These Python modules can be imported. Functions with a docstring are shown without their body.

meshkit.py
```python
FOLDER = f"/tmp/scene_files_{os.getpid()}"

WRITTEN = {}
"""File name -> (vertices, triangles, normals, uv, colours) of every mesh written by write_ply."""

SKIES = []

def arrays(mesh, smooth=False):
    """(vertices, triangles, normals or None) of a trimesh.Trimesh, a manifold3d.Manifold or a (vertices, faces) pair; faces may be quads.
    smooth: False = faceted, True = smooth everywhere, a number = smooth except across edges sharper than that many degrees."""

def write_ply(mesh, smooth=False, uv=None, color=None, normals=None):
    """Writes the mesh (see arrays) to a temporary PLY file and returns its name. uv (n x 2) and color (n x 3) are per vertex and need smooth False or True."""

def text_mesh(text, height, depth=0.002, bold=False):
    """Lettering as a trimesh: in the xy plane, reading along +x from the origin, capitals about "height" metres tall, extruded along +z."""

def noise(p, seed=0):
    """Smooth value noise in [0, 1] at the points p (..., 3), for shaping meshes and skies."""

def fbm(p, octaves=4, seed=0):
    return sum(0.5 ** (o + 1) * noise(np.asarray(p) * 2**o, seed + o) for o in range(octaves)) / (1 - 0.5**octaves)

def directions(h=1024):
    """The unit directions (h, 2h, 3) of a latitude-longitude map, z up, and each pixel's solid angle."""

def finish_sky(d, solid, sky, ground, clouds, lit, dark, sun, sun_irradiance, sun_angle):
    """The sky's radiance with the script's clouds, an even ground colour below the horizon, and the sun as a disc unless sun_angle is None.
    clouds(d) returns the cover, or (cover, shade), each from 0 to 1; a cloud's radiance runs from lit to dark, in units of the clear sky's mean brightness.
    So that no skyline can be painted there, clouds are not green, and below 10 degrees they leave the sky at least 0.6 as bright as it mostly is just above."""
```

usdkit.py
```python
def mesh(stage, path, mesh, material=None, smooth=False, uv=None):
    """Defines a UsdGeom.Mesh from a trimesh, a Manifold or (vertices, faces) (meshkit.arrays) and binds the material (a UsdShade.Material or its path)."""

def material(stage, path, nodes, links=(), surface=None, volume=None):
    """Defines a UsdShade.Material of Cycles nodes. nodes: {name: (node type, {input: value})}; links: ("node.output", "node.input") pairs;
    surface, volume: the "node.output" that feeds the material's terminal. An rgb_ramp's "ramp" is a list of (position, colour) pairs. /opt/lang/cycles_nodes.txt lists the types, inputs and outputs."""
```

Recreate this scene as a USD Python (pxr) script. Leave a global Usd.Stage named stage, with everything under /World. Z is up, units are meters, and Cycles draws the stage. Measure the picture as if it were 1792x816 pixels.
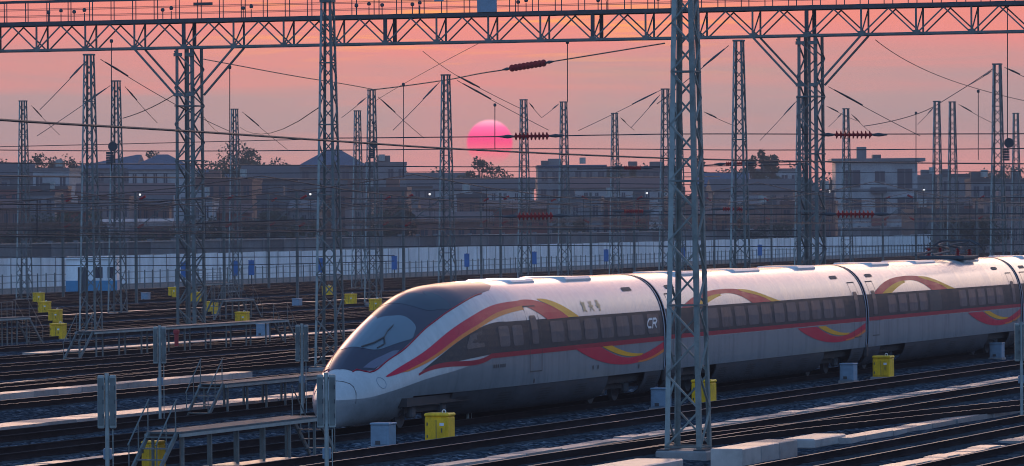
import math, random
import numpy as np, trimesh
import shapely.geometry as sg
import usdkit, meshkit
from pxr import Usd, UsdGeom, UsdLux, UsdShade, Gf, Sdf

rng = random.Random(7)
nrg = np.random.default_rng(7)
stage = Usd.Stage.CreateInMemory()
UsdGeom.SetStageUpAxis(stage, UsdGeom.Tokens.z)
UsdGeom.SetStageMetersPerUnit(stage, 1.0)
UsdGeom.Xform.Define(stage, '/World')
UsdGeom.Scope.Define(stage, '/World/Looks')

# ------------------------------------------------------------------ camera
# the tracks run along +Y; the camera stands on a bank 6.2 m above the ballast and looks 19 degrees left of the tracks
FOC = 8400.0                      # focal length in pixels of the 1792 px wide photograph
YAW, ROLL, PITCH, CAM_H = math.radians(19.07), math.radians(0.4), math.atan(34 / FOC), 6.2
_r = np.array([math.cos(YAW), math.sin(YAW), 0.0]); _f0 = np.array([-math.sin(YAW), math.cos(YAW), 0.0]); _u0 = np.array([0, 0, 1.0])
_f = _f0 * math.cos(PITCH) - _u0 * math.sin(PITCH); _u = _u0 * math.cos(PITCH) + _f0 * math.sin(PITCH)
_ex = _r * math.cos(ROLL) - _u * math.sin(ROLL); _ey = _r * math.sin(ROLL) + _u * math.cos(ROLL)
CAM = np.array([0, 0, CAM_H])
cam = UsdGeom.Camera.Define(stage, '/World/camera')
cam.AddTransformOp().Set(Gf.Matrix4d(*_ex, 0, *_ey, 0, *(-_f), 0, *CAM, 1))
cam.CreateFocalLengthAttr(FOC / 1792 * 36); cam.CreateHorizontalApertureAttr(36.0); cam.CreateVerticalApertureAttr(36.0 * 816 / 1792)
cam.CreateClippingRangeAttr(Gf.Vec2f(1.0, 20000.0))
EXPOSURE = 0.0
cam.CreateExposureAttr(EXPOSURE)


def ray(x, y): return _f + _ex * (x - 896) / FOC - _ey * (y - 408) / FOC
def at_z(x, y, z=0.0):            # survey of the photograph: the point of height z, of track offset X, or at a distance
    d = ray(x, y); return CAM + d * ((z - CAM_H) / d[2])
def at_x(x, y, X):
    d = ray(x, y); return CAM + d * (X / d[0])
def at_d(x, y, Z): return CAM + ray(x, y) * Z


# ------------------------------------------------------------------ sky and sun
SUN = ray(857, 250); SUN = SUN / np.linalg.norm(SUN)
SUN_HI = ray(857, 190); SUN_HI = SUN_HI / np.linalg.norm(SUN_HI)   # the glow above the disc clears the roofs
SUN_EL, SUN_ROT = math.asin(SUN_HI[2]), math.atan2(SUN[0], SUN[1])
def lin(*c): return tuple((v / 255 / 12.92 if v <= 10 else ((v / 255 + 0.055) / 1.055) ** 2.4) for v in c)
SKY_STRENGTH = 0.1
K = 1.0 / SKY_STRENGTH
deg = lambda d: math.sin(math.radians(d)) / 0.7
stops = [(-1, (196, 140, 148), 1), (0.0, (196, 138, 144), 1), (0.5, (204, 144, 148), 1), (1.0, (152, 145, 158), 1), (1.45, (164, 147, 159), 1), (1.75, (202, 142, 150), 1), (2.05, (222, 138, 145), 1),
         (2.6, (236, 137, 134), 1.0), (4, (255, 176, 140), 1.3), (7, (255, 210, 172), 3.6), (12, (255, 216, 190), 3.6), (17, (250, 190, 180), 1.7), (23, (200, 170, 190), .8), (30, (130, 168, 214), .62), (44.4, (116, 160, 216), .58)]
away = [(0, (96, 138, 178)), (4, (106, 144, 184)), (9, (140, 152, 186)), (16, (136, 166, 206)), (30, (122, 164, 214)), (44.4, (112, 158, 216))]
ramp2 = [(deg(d), tuple(v * .62 for v in lin(*c))) for d, c in away]
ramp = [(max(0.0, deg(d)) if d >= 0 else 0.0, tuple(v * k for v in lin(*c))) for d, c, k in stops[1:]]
sky_nodes = {
    "tc": ("texture_coordinate", {}),
    "sep": ("separate_xyz", {}),
    "sky": ("sky_texture", {"sky_type": "single_scattering", "sun_disc": False, "sun_elevation": SUN_EL, "sun_rotation": SUN_ROT}),
    # elevation with a few wisps of cloud, stretched sideways
    "map": ("mapping", {"mapping_type": "point", "scale": (11.0, 11.0, 130.0)}),
    "cl": ("noise_texture", {"scale": 1.0, "detail": 5.0, "roughness": 0.55, "distortion": 0.4}),
    "dz": ("math", {"math_type": "multiply_add", "value2": 0.021, "value3": -0.0105}),
    "ez": ("math", {"math_type": "add"}),
    "en": ("math", {"math_type": "divide", "value2": 0.7}),
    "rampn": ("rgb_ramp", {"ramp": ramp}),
    "ramp2": ("rgb_ramp", {"ramp": ramp2}),
    "side": ("map_range", {"range_type": "smoothstep", "from_min": 0.76, "from_max": 0.985, "to_min": 0.0, "to_max": 1.0}),
    "east": ("map_range", {"range_type": "smoothstep", "from_min": 0.1, "from_max": -0.85, "to_min": 0.95, "to_max": 1.75}),
    "away": ("vector_math", {"math_type": "scale"}),
    "around": ("mix_color", {"blend_type": "mix", "use_clamp": False}),
    "amp": ("vector_math", {"vector_math_type": "scale", "math_type": "scale", "scale": K}),
    "veil": ("mix_color", {"blend_type": "mix", "fac": 0.94, "use_clamp": False}),
    # thin lit streaks
    "map2": ("mapping", {"mapping_type": "point", "scale": (26.0, 26.0, 460.0), "location": (3.1, 1.7, 0.6)}),
    "cl2": ("noise_texture", {"scale": 1.0, "detail": 6.0, "roughness": 0.6, "distortion": 0.6}),
    "st": ("map_range", {"range_type": "smoothstep", "from_min": 0.47, "from_max": 0.70, "to_min": 0.0, "to_max": 1.0}),
    "dot": ("vector_math", {"math_type": "dot_product", "vector2": tuple(SUN)}),
    "near": ("map_range", {"range_type": "smoothstep", "from_min": math.cos(math.radians(4.2)), "from_max": math.cos(math.radians(1.6)), "to_min": 0.05, "to_max": 1.0}),
    "high": ("map_range", {"range_type": "smoothstep", "from_min": math.sin(math.radians(1.5)), "from_max": math.sin(math.radians(2.45)), "to_min": 0.04, "to_max": 1.0}),
    "low": ("map_range", {"range_type": "smoothstep", "from_min": math.sin(math.radians(9)), "from_max": math.sin(math.radians(3)), "to_min": 0.0, "to_max": 1.0}),
    "m1": ("math", {"math_type": "multiply"}), "m2": ("math", {"math_type": "multiply"}), "m3": ("math", {"math_type": "multiply"}),
    "streak": ("mix_color", {"blend_type": "mix", "use_clamp": False, "b": tuple(K * 1.15 * v for v in lin(255, 168, 92))}),
    # the sun's red disc, its lower limb drowned in the haze layer
    "disc": ("map_range", {"range_type": "smoothstep", "from_min": math.cos(math.radians(0.292)), "from_max": math.cos(math.radians(0.250)), "to_min": 0.0, "to_max": 1.0}),
    "limb": ("map_range", {"range_type": "smoothstep", "from_min": math.sin(math.radians(0.55)), "from_max": math.sin(math.radians(0.86)), "to_min": 0.0, "to_max": 0.97}),
    "md": ("math", {"math_type": "multiply"}),
    "dcol": ("map_range", {"range_type": "linear", "from_min": SUN[2] - 0.002, "from_max": SUN[2] + 0.0045, "clamp": True}),
    "dramp": ("rgb_ramp", {"ramp": [(0, tuple(K * 1.25 * v for v in lin(250, 92, 120))), (0.45, tuple(K * 1.15 * v for v in lin(246, 66, 128))), (0.8, tuple(K * 1.3 * v for v in lin(255, 104, 160))), (1, tuple(K * 1.4 * v for v in lin(255, 168, 190)))]}),
    "halo": ("map_range", {"range_type": "smootherstep", "from_min": math.cos(math.radians(1.5)), "from_max": 1.0, "to_min": 0.0, "to_max": 0.2}),
    "halomix": ("mix_color", {"blend_type": "mix", "use_clamp": False, "b": tuple(K * 1.0 * v for v in lin(244, 138, 140))}),
    "sunmix": ("mix_color", {"blend_type": "mix", "use_clamp": False}),
    "bg": ("background_shader", {"strength": SKY_STRENGTH}),
}
sky_links = [("tc.generated", "sep.vector"), ("tc.generated", "map.vector"), ("map.vector", "cl.vector"), ("cl.fac", "dz.value1"), ("sep.z", "ez.value1"), ("dz.value", "ez.value2"),
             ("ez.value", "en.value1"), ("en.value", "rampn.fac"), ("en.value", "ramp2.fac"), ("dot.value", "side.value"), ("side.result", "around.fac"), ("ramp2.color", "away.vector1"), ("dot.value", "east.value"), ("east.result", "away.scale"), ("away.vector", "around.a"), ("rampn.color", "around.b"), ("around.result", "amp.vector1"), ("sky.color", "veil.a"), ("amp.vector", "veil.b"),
             ("tc.generated", "map2.vector"), ("map2.vector", "cl2.vector"), ("cl2.fac", "st.value"), ("tc.generated", "dot.vector1"), ("dot.value", "near.value"), ("sep.z", "high.value"), ("sep.z", "low.value"),
             ("st.result", "m1.value1"), ("near.result", "m1.value2"), ("m1.value", "m2.value1"), ("high.result", "m2.value2"), ("m2.value", "m3.value1"), ("low.result", "m3.value2"),
             ("m3.value", "streak.fac"), ("veil.result", "streak.a"),
             ("dot.value", "disc.value"), ("sep.z", "limb.value"), ("disc.result", "md.value1"), ("limb.result", "md.value2"), ("sep.z", "dcol.value"), ("dcol.result", "dramp.fac"),
             ("md.value", "sunmix.fac"), ("dot.value", "halo.value"), ("halo.result", "halomix.fac"), ("streak.result", "halomix.a"), ("halomix.result", "sunmix.a"), ("dramp.color", "sunmix.b"), ("sunmix.result", "bg.color")]
del sky_nodes["amp"][1]["vector_math_type"]
sky_mat = usdkit.material(stage, '/World/Looks/sky', sky_nodes, sky_links, surface="bg.background")
dome = UsdLux.DomeLight.Define(stage, '/World/sky')
UsdShade.MaterialBindingAPI.Apply(dome.GetPrim()).Bind(sky_mat)
dome.GetPrim().SetCustomDataByKey('kind', 'structure')
sun = UsdLux.DistantLight.Define(stage, '/World/sun')
sun.CreateNormalizeAttr(True); sun.CreateIntensityAttr(0.55); sun.CreateAngleAttr(0.55); sun.CreateColorAttr(Gf.Vec3f(1.0, 0.55, 0.42))
zc = SUN_HI; xc = np.cross([0, 0, 1.0], zc); xc /= np.linalg.norm(xc); yc = np.cross(zc, xc)
sun.AddTransformOp().Set(Gf.Matrix4d(*xc, 0, *yc, 0, *zc, 0, 0, 0, 0, 1))


# ------------------------------------------------------------------ materials
def matte(name, color, var=0.3, scale=3.0, stretch=(1, 1, 1)):
    return usdkit.material(stage, f'/World/Looks/{name}', {"g": ("geometry", {}), "m": ("mapping", {"mapping_type": "point", "scale": tuple(scale * q for q in stretch)}), "n": ("noise_texture", {"scale": 1.0, "detail": 5.0}),
        "r": ("rgb_ramp", {"ramp": [(0.3, tuple(v * (1 - var) for v in color)), (0.7, tuple(v * (1 + var) for v in color))]}), "p": ("diffuse_bsdf", {"roughness": 0.4})},
        [("g.position", "m.vector"), ("m.vector", "n.vector"), ("n.fac", "r.fac"), ("r.color", "p.color")], surface="p.BSDF")


def mat(name, color, rough=0.6, metal=0.0, coat=0.0, var=0.0, scale=3.0, bump=0.0, bscale=40.0, stretch=(1, 1, 1), color2=None, spec=0.5, coat_rough=0.06, detail=5.0, emit=None):
    p = {"base_color": color, "roughness": rough, "metallic": metal, "coat_weight": coat, "coat_roughness": coat_rough, "specular_ior_level": spec}
    if emit: p |= {"emission_color": emit[0], "emission_strength": emit[1]}
    nodes, links = {"p": ("principled_bsdf", p)}, []
    if var or color2:
        c2 = color2 or tuple(v * (1 - var) for v in color); c1 = color if color2 else tuple(v * (1 + var) for v in color)
        nodes |= {"g": ("geometry", {}), "m": ("mapping", {"mapping_type": "point", "scale": tuple(scale * s for s in stretch)}), "n": ("noise_texture", {"scale": 1.0, "detail": detail, "roughness": 0.65}),
                  "r": ("rgb_ramp", {"ramp": [(0.3, c2), (0.7, c1)]}),
                  "rr": ("map_range", {"from_min": 0.2, "from_max": 0.8, "to_min": max(0.02, rough - 0.12), "to_max": min(1, rough + 0.12)})}
        links += [("g.position", "m.vector"), ("m.vector", "n.vector"), ("n.fac", "r.fac"), ("r.color", "p.base_color"), ("n.fac", "rr.value"), ("rr.result", "p.roughness")]
    if bump:
        nodes |= {"g2": ("geometry", {}), "n2": ("noise_texture", {"scale": bscale, "detail": 4.0}), "b": ("bump", {"strength": bump, "distance": 0.02})}
        links += [("g2.position", "n2.vector"), ("n2.fac", "b.height"), ("b.normal", "p.normal")]
    return usdkit.material(stage, f'/World/Looks/{name}', nodes, links, surface="p.BSDF")


M = {}
M['train_white'] = mat('train_white', (0.46, 0.475, 0.49), 0.28, metal=0.2, coat=1.0, var=0.09, scale=1.3, stretch=(1, 1, .12), coat_rough=0.11)
M['train_silver'] = mat('train_silver', (0.175, 0.19, 0.205), 0.36, coat=0.3, var=0.16, scale=1.5, stretch=(1, 1, .15), coat_rough=.2)
M['train_grey'] = mat('train_grey', (0.05, 0.056, 0.066), 0.6, spec=.3, var=0.35, scale=1.6)
M['train_under'] = mat('train_under', (0.03, 0.03, 0.034), 0.7, var=0.4, scale=3)
M['roof_grit'] = mat('roof_grit', (0.68, 0.67, 0.67), 0.38, coat=0.6, var=0.08, scale=0.8, stretch=(1, .3, 1), coat_rough=0.2)
M['band_black'] = mat('band_black', (0.05, 0.052, 0.058), 0.5, spec=.12, var=0.2, scale=1.2)
M['pane_train'] = mat('pane_train', (0.066, 0.068, 0.076), 0.35, spec=.15, var=0.5, scale=0.9, stretch=(1, 1, .1))
M['mask_black'] = mat('mask_black', (0.03, 0.032, 0.05), 0.18, spec=.35)
M['windscreen'] = mat('windscreen', (0.09, 0.13, 0.165), 0.1, coat=.5)
M['roof_glass'] = mat('roof_glass', (0.02, 0.03, 0.045), 0.1, spec=.5)
M['ribbon_red'] = mat('ribbon_red', (0.62, 0.006, 0.05), 0.4, spec=.3, var=0.08, scale=1)
M['ribbon_orange'] = mat('ribbon_orange', (0.8, 0.2, 0.035), 0.4, spec=.3, var=0.08, scale=1)
M['ribbon_yellow'] = mat('ribbon_yellow', (0.92, 0.40, 0.012), 0.4, spec=.3, var=0.08, scale=1)
M['belt_red'] = mat('belt_red', (0.34, 0.004, 0.03), 0.4, spec=.3)
M['gold'] = mat('gold', (0.5, 0.36, 0.2), 0.4)
M['white_print'] = mat('white_print', (0.8, 0.8, 0.8), 0.5)
M['seam'] = mat('seam', (0.06, 0.06, 0.065), 0.6)
M['lamp_glass'] = mat('lamp_glass', (0.10, 0.10, 0.15), 0.12, coat=.4)
M['steel'] = mat('steel', (0.135, 0.158, 0.158), 0.6, 0.15, var=0.3, scale=2.5, spec=0.4)
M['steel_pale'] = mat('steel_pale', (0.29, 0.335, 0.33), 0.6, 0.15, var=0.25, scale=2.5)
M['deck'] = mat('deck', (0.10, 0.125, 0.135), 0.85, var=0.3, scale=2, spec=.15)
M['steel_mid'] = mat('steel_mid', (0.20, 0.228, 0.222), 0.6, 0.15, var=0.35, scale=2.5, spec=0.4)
M['steel_dark'] = mat('steel_dark', (0.05, 0.062, 0.075), 0.6, 0.2, var=0.3, scale=2)
M['wire'] = mat('wire', (0.045, 0.048, 0.055), 0.6, 0.3)
M['insulator'] = mat('insulator', (0.30, 0.014, 0.022), 0.6, spec=.2)
M['rail'] = matte('rail', (0.026, 0.02, 0.022), 0.4, 4, (1, .2, 1))
M['rail_head'] = mat('rail_head', (0.2, 0.185, 0.18), 0.42, 0.7, var=0.3, scale=1.5, stretch=(1, .2, 1))
M['rail_head_dull'] = matte('rail_head_dull', (0.09, 0.08, 0.08), 0.3, 1.5, (1, .2, 1))
M['sleeper'] = matte('sleeper', (0.05, 0.066, 0.08), 0.3, 1.7)
M['concrete'] = mat('concrete', (0.31, 0.30, 0.295), 0.4, var=0.22, scale=2.2, bump=0.04, spec=0.8, coat=.5, coat_rough=.22)
M['concrete_b'] = mat('concrete_b', (0.24, 0.235, 0.235), 0.5, var=0.25, scale=2.6, bump=0.06, spec=0.7)
M['concrete_c'] = mat('concrete_c', (0.35, 0.335, 0.325), 0.38, var=0.2, scale=1.8, bump=0.04, spec=0.8, coat=.5, coat_rough=.22)
M['yellow'] = mat('yellow', (0.84, 0.48, 0.006), 0.5, var=0.3, scale=4, stretch=(1, 1, .35))
M['box_grey'] = mat('box_grey', (0.20, 0.29, 0.38), 0.5, var=0.15, scale=4)
M['wall_white'] = mat('wall_white', (0.85, 0.88, 0.9), 0.6, var=0.2, scale=0.7, stretch=(1, 1, .25))
M['wall_white_b'] = mat('wall_white_b', (0.80, 0.84, 0.87), 0.6, var=0.25, scale=0.7, stretch=(1, 1, .25))
M['blue'] = mat('blue', (0.02, 0.13, 0.36), 0.5, var=0.15, scale=2)
M['cabin_blue'] = mat('cabin_blue', (0.05, 0.24, 0.42), 0.5, var=0.1, scale=1)
M['glass_far'] = mat('glass_far', (0.03, 0.035, 0.05), 0.15)
M['trunk'] = mat('trunk', (0.07, 0.055, 0.045), 0.9, var=0.3, scale=3)
M['red_paint'] = mat('red_paint', (0.35, 0.02, 0.03), 0.5)
M['pad_bright'] = mat('pad_bright', (0.43, 0.39, 0.365), 0.36, var=0.2, scale=1.5, bump=0.03, spec=0.8, coat=.6, coat_rough=.2)
M['lamp_lit'] = mat('lamp_lit', (0.8, 0.8, 0.8), 0.5, emit=((1.0, 0.93, 0.85), 1.0))
for nm, c in dict(plaster_pale=(0.30, 0.32, 0.34), plaster_grey=(0.14, 0.155, 0.17), plaster_dark=(0.08, 0.088, 0.10), brick_red=(0.20, 0.068, 0.055), brick_brown=(0.15, 0.082, 0.07), plaster_pink=(0.20, 0.16, 0.16)).items():
    M[nm] = mat(nm, c, 0.85, var=0.25, scale=0.5, stretch=(1, 1, .6))
for nm, c in dict(roof_blue=(0.05, 0.085, 0.14), roof_dark=(0.05, 0.052, 0.06), roof_red=(0.10, 0.05, 0.047), roof_grey=(0.11, 0.115, 0.125)).items():
    M[nm] = mat(nm, c, 0.7, var=0.25, scale=0.8)


def leaf(name, c):
    return usdkit.material(stage, f'/World/Looks/{name}', {
        "g": ("geometry", {}), "n": ("noise_texture", {"scale": 0.8, "detail": 3.0}), "r": ("rgb_ramp", {"ramp": [(0.3, tuple(v * .6 for v in c)), (0.7, tuple(v * 1.35 for v in c))]}),
        "d": ("principled_bsdf", {"roughness": 0.6}), "t": ("translucent_bsdf", {"color": c}), "x": ("mix_closure", {"fac": 0.25})},
        [("g.position", "n.vector"), ("n.fac", "r.fac"), ("r.color", "d.base_color"), ("d.BSDF", "x.closure1"), ("t.BSDF", "x.closure2")], surface="x.closure")
M['leaf_a'] = leaf('leaf_a', (0.045, 0.075, 0.045)); M['leaf_b'] = leaf('leaf_b', (0.06, 0.085, 0.05)); M['leaf_c'] = leaf('leaf_c', (0.035, 0.06, 0.045))

# ballast: stones as voronoi cells with light and dark faces and a rough relief; larger stains over it
M['ballast'] = usdkit.material(stage, '/World/Looks/ballast', {
    "g": ("geometry", {}), "v": ("voronoi_texture", {"scale": 9.0, "randomness": 1.0}), "w": ("white_noise_texture", {"dimensions": "3D"}),
    "r": ("rgb_ramp", {"ramp": [(0.0, (0.005, 0.010, 0.016)), (0.45, (0.019, 0.038, 0.058)), (0.8, (0.052, 0.084, 0.116)), (1.0, (0.20, 0.225, 0.25))]}),
    "n": ("noise_texture", {"scale": 0.35, "detail": 6.0, "roughness": 0.7}), "s": ("rgb_ramp", {"ramp": [(0.3, (0.6, 0.6, 0.62)), (0.7, (1.15, 1.17, 1.2))]}),
    "mx": ("mix_color", {"blend_type": "multiply", "fac": 1.0, "use_clamp": False}),
    "b": ("bump", {"strength": 0.55, "distance": 0.05, "invert": True}), "p": ("diffuse_bsdf", {"roughness": 0.4})},
    [("g.position", "v.vector"), ("v.color", "w.vector"), ("w.value", "r.fac"), ("g.position", "n.vector"), ("n.fac", "s.fac"), ("r.color", "mx.a"), ("s.color", "mx.b"), ("mx.result", "p.color"),
     ("v.distance", "b.height"), ("b.normal", "p.normal")], surface="p.BSDF")
M['earth'] = mat('earth', (0.085, 0.085, 0.075), 0.95, var=0.4, scale=0.05)

# ------------------------------------------------------------------ helpers
_count = {}
def numbered(parent, name):
    k = (parent, name); n = _count.get(k, 0); _count[k] = n + 1
    return f'{parent}/{name}' if n == 0 else f'{parent}/{name}_{n:03d}'
def tag(p, label=None, cat=None, group=None, kind=None):
    p = p.GetPrim() if hasattr(p, 'GetPrim') else p
    for k, v in (('label', label), ('category', cat), ('group', group), ('kind', kind)):
        if v: p.SetCustomDataByKey(k, v)
    return p
def thing(name, label, cat, loc=(0, 0, 0), rotz=0.0, group=None):
    x = UsdGeom.Xform.Define(stage, numbered('/World', name))
    x.AddTranslateOp().Set(Gf.Vec3d(*map(float, loc))); x.AddRotateZOp().Set(math.degrees(rotz))
    return tag(x, label, cat, group)
def obj(name, mesh, m, parent=None, smooth=False):
    path = numbered(str(parent.GetPath()) if parent is not None else '/World', name)
    return usdkit.mesh(stage, path, mesh, M[m] if isinstance(m, str) else m, smooth=smooth).GetPrim()
def copy(src, loc, rotz, label, group=None):
    x = UsdGeom.Xform.Define(stage, numbered('/World', src.GetName().rstrip('0123456789').rstrip('_')))
    x.GetPrim().GetReferences().AddInternalReference(src.GetPath())
    p = x.GetPrim(); p.SetInstanceable(True)
    p.GetAttribute('xformOp:translate').Set(Gf.Vec3d(*map(float, loc))); p.GetAttribute('xformOp:rotateZ').Set(math.degrees(rotz))
    return tag(x, label, None, group)
def box(lo, hi):
    b = trimesh.creation.box(np.subtract(hi, lo)); b.apply_translation(np.add(hi, lo) / 2.0); return b
def cbox(size, c, rz=0.0):
    b = trimesh.creation.box(size)
    if rz: b.apply_transform(trimesh.transformations.rotation_matrix(rz, [0, 0, 1]))
    b.apply_translation(c); return b
def chamfer_box(size, c, r=0.03):
    sx, sy, sz = np.array(size) / 2.0
    pts = [(a * (sx - r * (k == 0) * 0 - (r if k != 0 else 0)), b * (sy - (r if k != 1 else 0)), d * (sz - (r if k != 2 else 0))) for a in (-1, 1) for b in (-1, 1) for d in (-1, 1) for k in (0, 1, 2)]
    m = trimesh.convex.convex_hull(np.array(pts)); m.apply_translation(c); return m
def cat(ms): return trimesh.util.concatenate(ms)
def bar(a, b, w, h=None):         # a rolled bar of rectangular section from a to b
    a, b = np.array(a, float), np.array(b, float); d = b - a; L = np.linalg.norm(d); d /= L
    s = np.cross(d, [0, 0, 1.0]) if abs(d[2]) < 0.95 else np.cross(d, [0, 1.0, 0]); s /= np.linalg.norm(s); t = np.cross(s, d); h = h or w
    v = np.array([p + s * i * w / 2 + t * j * h / 2 for p in (a, b) for i, j in ((-1, -1), (1, -1), (1, 1), (-1, 1))])
    f = [[0, 1, 2, 3], [7, 6, 5, 4], [0, 4, 5, 1], [1, 5, 6, 2], [2, 6, 7, 3], [3, 7, 4, 0]]
    m = trimesh.Trimesh(v, [[q[0], q[2], q[1]] for q in f] + [[q[0], q[3], q[2]] for q in f], process=False); m.fix_normals(); return m
def angle_bar(a, b, w, t, ix, iy): # an L section, flanges pointing along ix and iy (signs), for upright legs
    a, b = np.array(a, float), np.array(b, float)
    sec = [(0, 0), (w * ix, 0), (w * ix, t * iy), (t * ix, t * iy), (t * ix, w * iy), (0, w * iy)]
    v = np.array([[p[0] + x, p[1] + y, p[2]] for p in (a, b) for x, y in sec])
    f = []
    for i in range(6):
        j = (i + 1) % 6; f += [[i, j, 6 + j], [i, 6 + j, 6 + i]]
    f += [[0, 1, 2], [0, 2, 3], [0, 3, 4], [0, 4, 5], [6, 8, 7], [6, 9, 8], [6, 10, 9], [6, 11, 10]]
    m = trimesh.Trimesh(v, f, process=False); m.fix_normals(); return m
def tube(pts, r, n=6):
    pts = np.array(pts, float); d = np.gradient(pts, axis=0); d /= np.linalg.norm(d, axis=1)[:, None]
    up = np.where(np.abs(d[:, 2:3]) < 0.9, [[0, 0, 1.0]], [[0, 1.0, 0]]); s = np.cross(d, up); s /= np.linalg.norm(s, axis=1)[:, None]; t = np.cross(s, d)
    r = np.broadcast_to(r, len(pts)); a = np.arange(n) * 2 * math.pi / n
    v = (pts[:, None] + r[:, None, None] * (np.cos(a)[None, :, None] * s[:, None] + np.sin(a)[None, :, None] * t[:, None])).reshape(-1, 3)
    f = []
    for i in range(len(pts) - 1):
        for k in range(n):
            q = (k + 1) % n; f += [[i * n + k, i * n + q, (i + 1) * n + q], [i * n + k, (i + 1) * n + q, (i + 1) * n + k]]
    e = (len(pts) - 1) * n
    f += [[0, k + 1, k] for k in range(1, n - 1)] + [[e, e + k, e + k + 1] for k in range(1, n - 1)]
    m = trimesh.Trimesh(v, f, process=False); return m
def extrude_y(sec, y0, y1):       # closed (x, z) section swept along the tracks
    sec = np.array(sec, float); n = len(sec)
    v = np.vstack([np.c_[sec[:, 0], np.full(n, y), sec[:, 1]] for y in (y0, y1)])
    f = [[i, (i + 1) % n, n + (i + 1) % n] for i in range(n)] + [[i, n + (i + 1) % n, n + i] for i in range(n)]
    tri = trimesh.creation.triangulate_polygon(sg.Polygon(sec), engine='earcut')[1]
    f += [list(t) for t in tri] + [[n + t[0], n + t[2], n + t[1]] for t in tri]
    m = trimesh.Trimesh(v, f, process=False); m.fix_normals(); return m
# ------------------------------------------------------------------ the train (its own frame: s along the train from the nose, z above rail top)
TX, TY, RAIL = -47.9, 123.4, 0.2
GAPS = [25.5, 51.0, 76.6, 102.2, 127.8]
BOGIES = [4.3, 21.5, 29.5, 47.0, 55.0, 72.6, 80.6, 98.0, 106.2, 123.6]
_zt_s = [-1, -.5, -.36, 0, .45, .9, 1.5, 2.5, 3.8, 5.0, 6.3, 7.8, 10, 13, 200]
_zt_z = [.7, .92, 1.16, 1.43, 1.71, 1.95, 2.26, 2.68, 3.17, 3.53, 3.79, 3.93, 3.985, 4.0, 4.0]
def _smooth_interp(x, xs, ys):
    from scipy.interpolate import PchipInterpolator
    return PchipInterpolator(xs, ys)(np.clip(x, xs[0], xs[-1]))
def ztop(s): return _smooth_interp(s, _zt_s, _zt_z)
def halfw(s):
    q = np.clip((np.asarray(s, float) + .5) / 9.1, 0, 1); return 1.68 * np.maximum(1 - (1 - q) ** 2.3, 0) ** 0.49
def zmax(s): return _smooth_interp(s, [-1, -.5, 1, 3, 5.5, 8, 11, 200], [.7, .72, 1.0, 1.32, 1.55, 1.72, 1.75, 1.75])
def pq(s):
    return _smooth_interp(s, [-1, 0, 1.5, 4, 8, 12, 200], [1.7, 1.7, 1.55, 1.6, 2.2, 2.6, 2.6]), _smooth_interp(s, [-1, 0, 1.5, 4, 8, 12, 200], [.56, .56, .62, .62, .46, .374, .374])
def low(s): return _smooth_interp(s, [-1, 0, 4, 9, 14, 200], [1.9, 1.9, 1.7, 2.2, 3.4, 3.4]), _smooth_interp(s, [-1, 0, 4, 9, 14, 200], [.42, .42, .40, .30, .22, .22])
ZB = 0.10
def xs_of(s, z):                   # half width of the body at station s and height z
    s, z = np.broadcast_arrays(np.asarray(s, float), np.asarray(z, float))
    zt, w, zm = ztop(s), halfw(s), zmax(s); p, q = pq(s); n, m = low(s)
    up = np.clip((z - zm) / (zt - zm), 0, 1); dn = np.clip((zm - z) / (zm - ZB), 0, 1)
    return w * np.where(z >= zm, np.maximum(1 - up ** p, 0) ** q, np.maximum(1 - dn ** n, 0) ** m)
def zline(s, v, z0):               # v 0..1 from the height z0 up to the crown, closer together near the crown
    t = 1 - (1 - v) ** 2; return z0 + (ztop(s) - z0) * t
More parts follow.
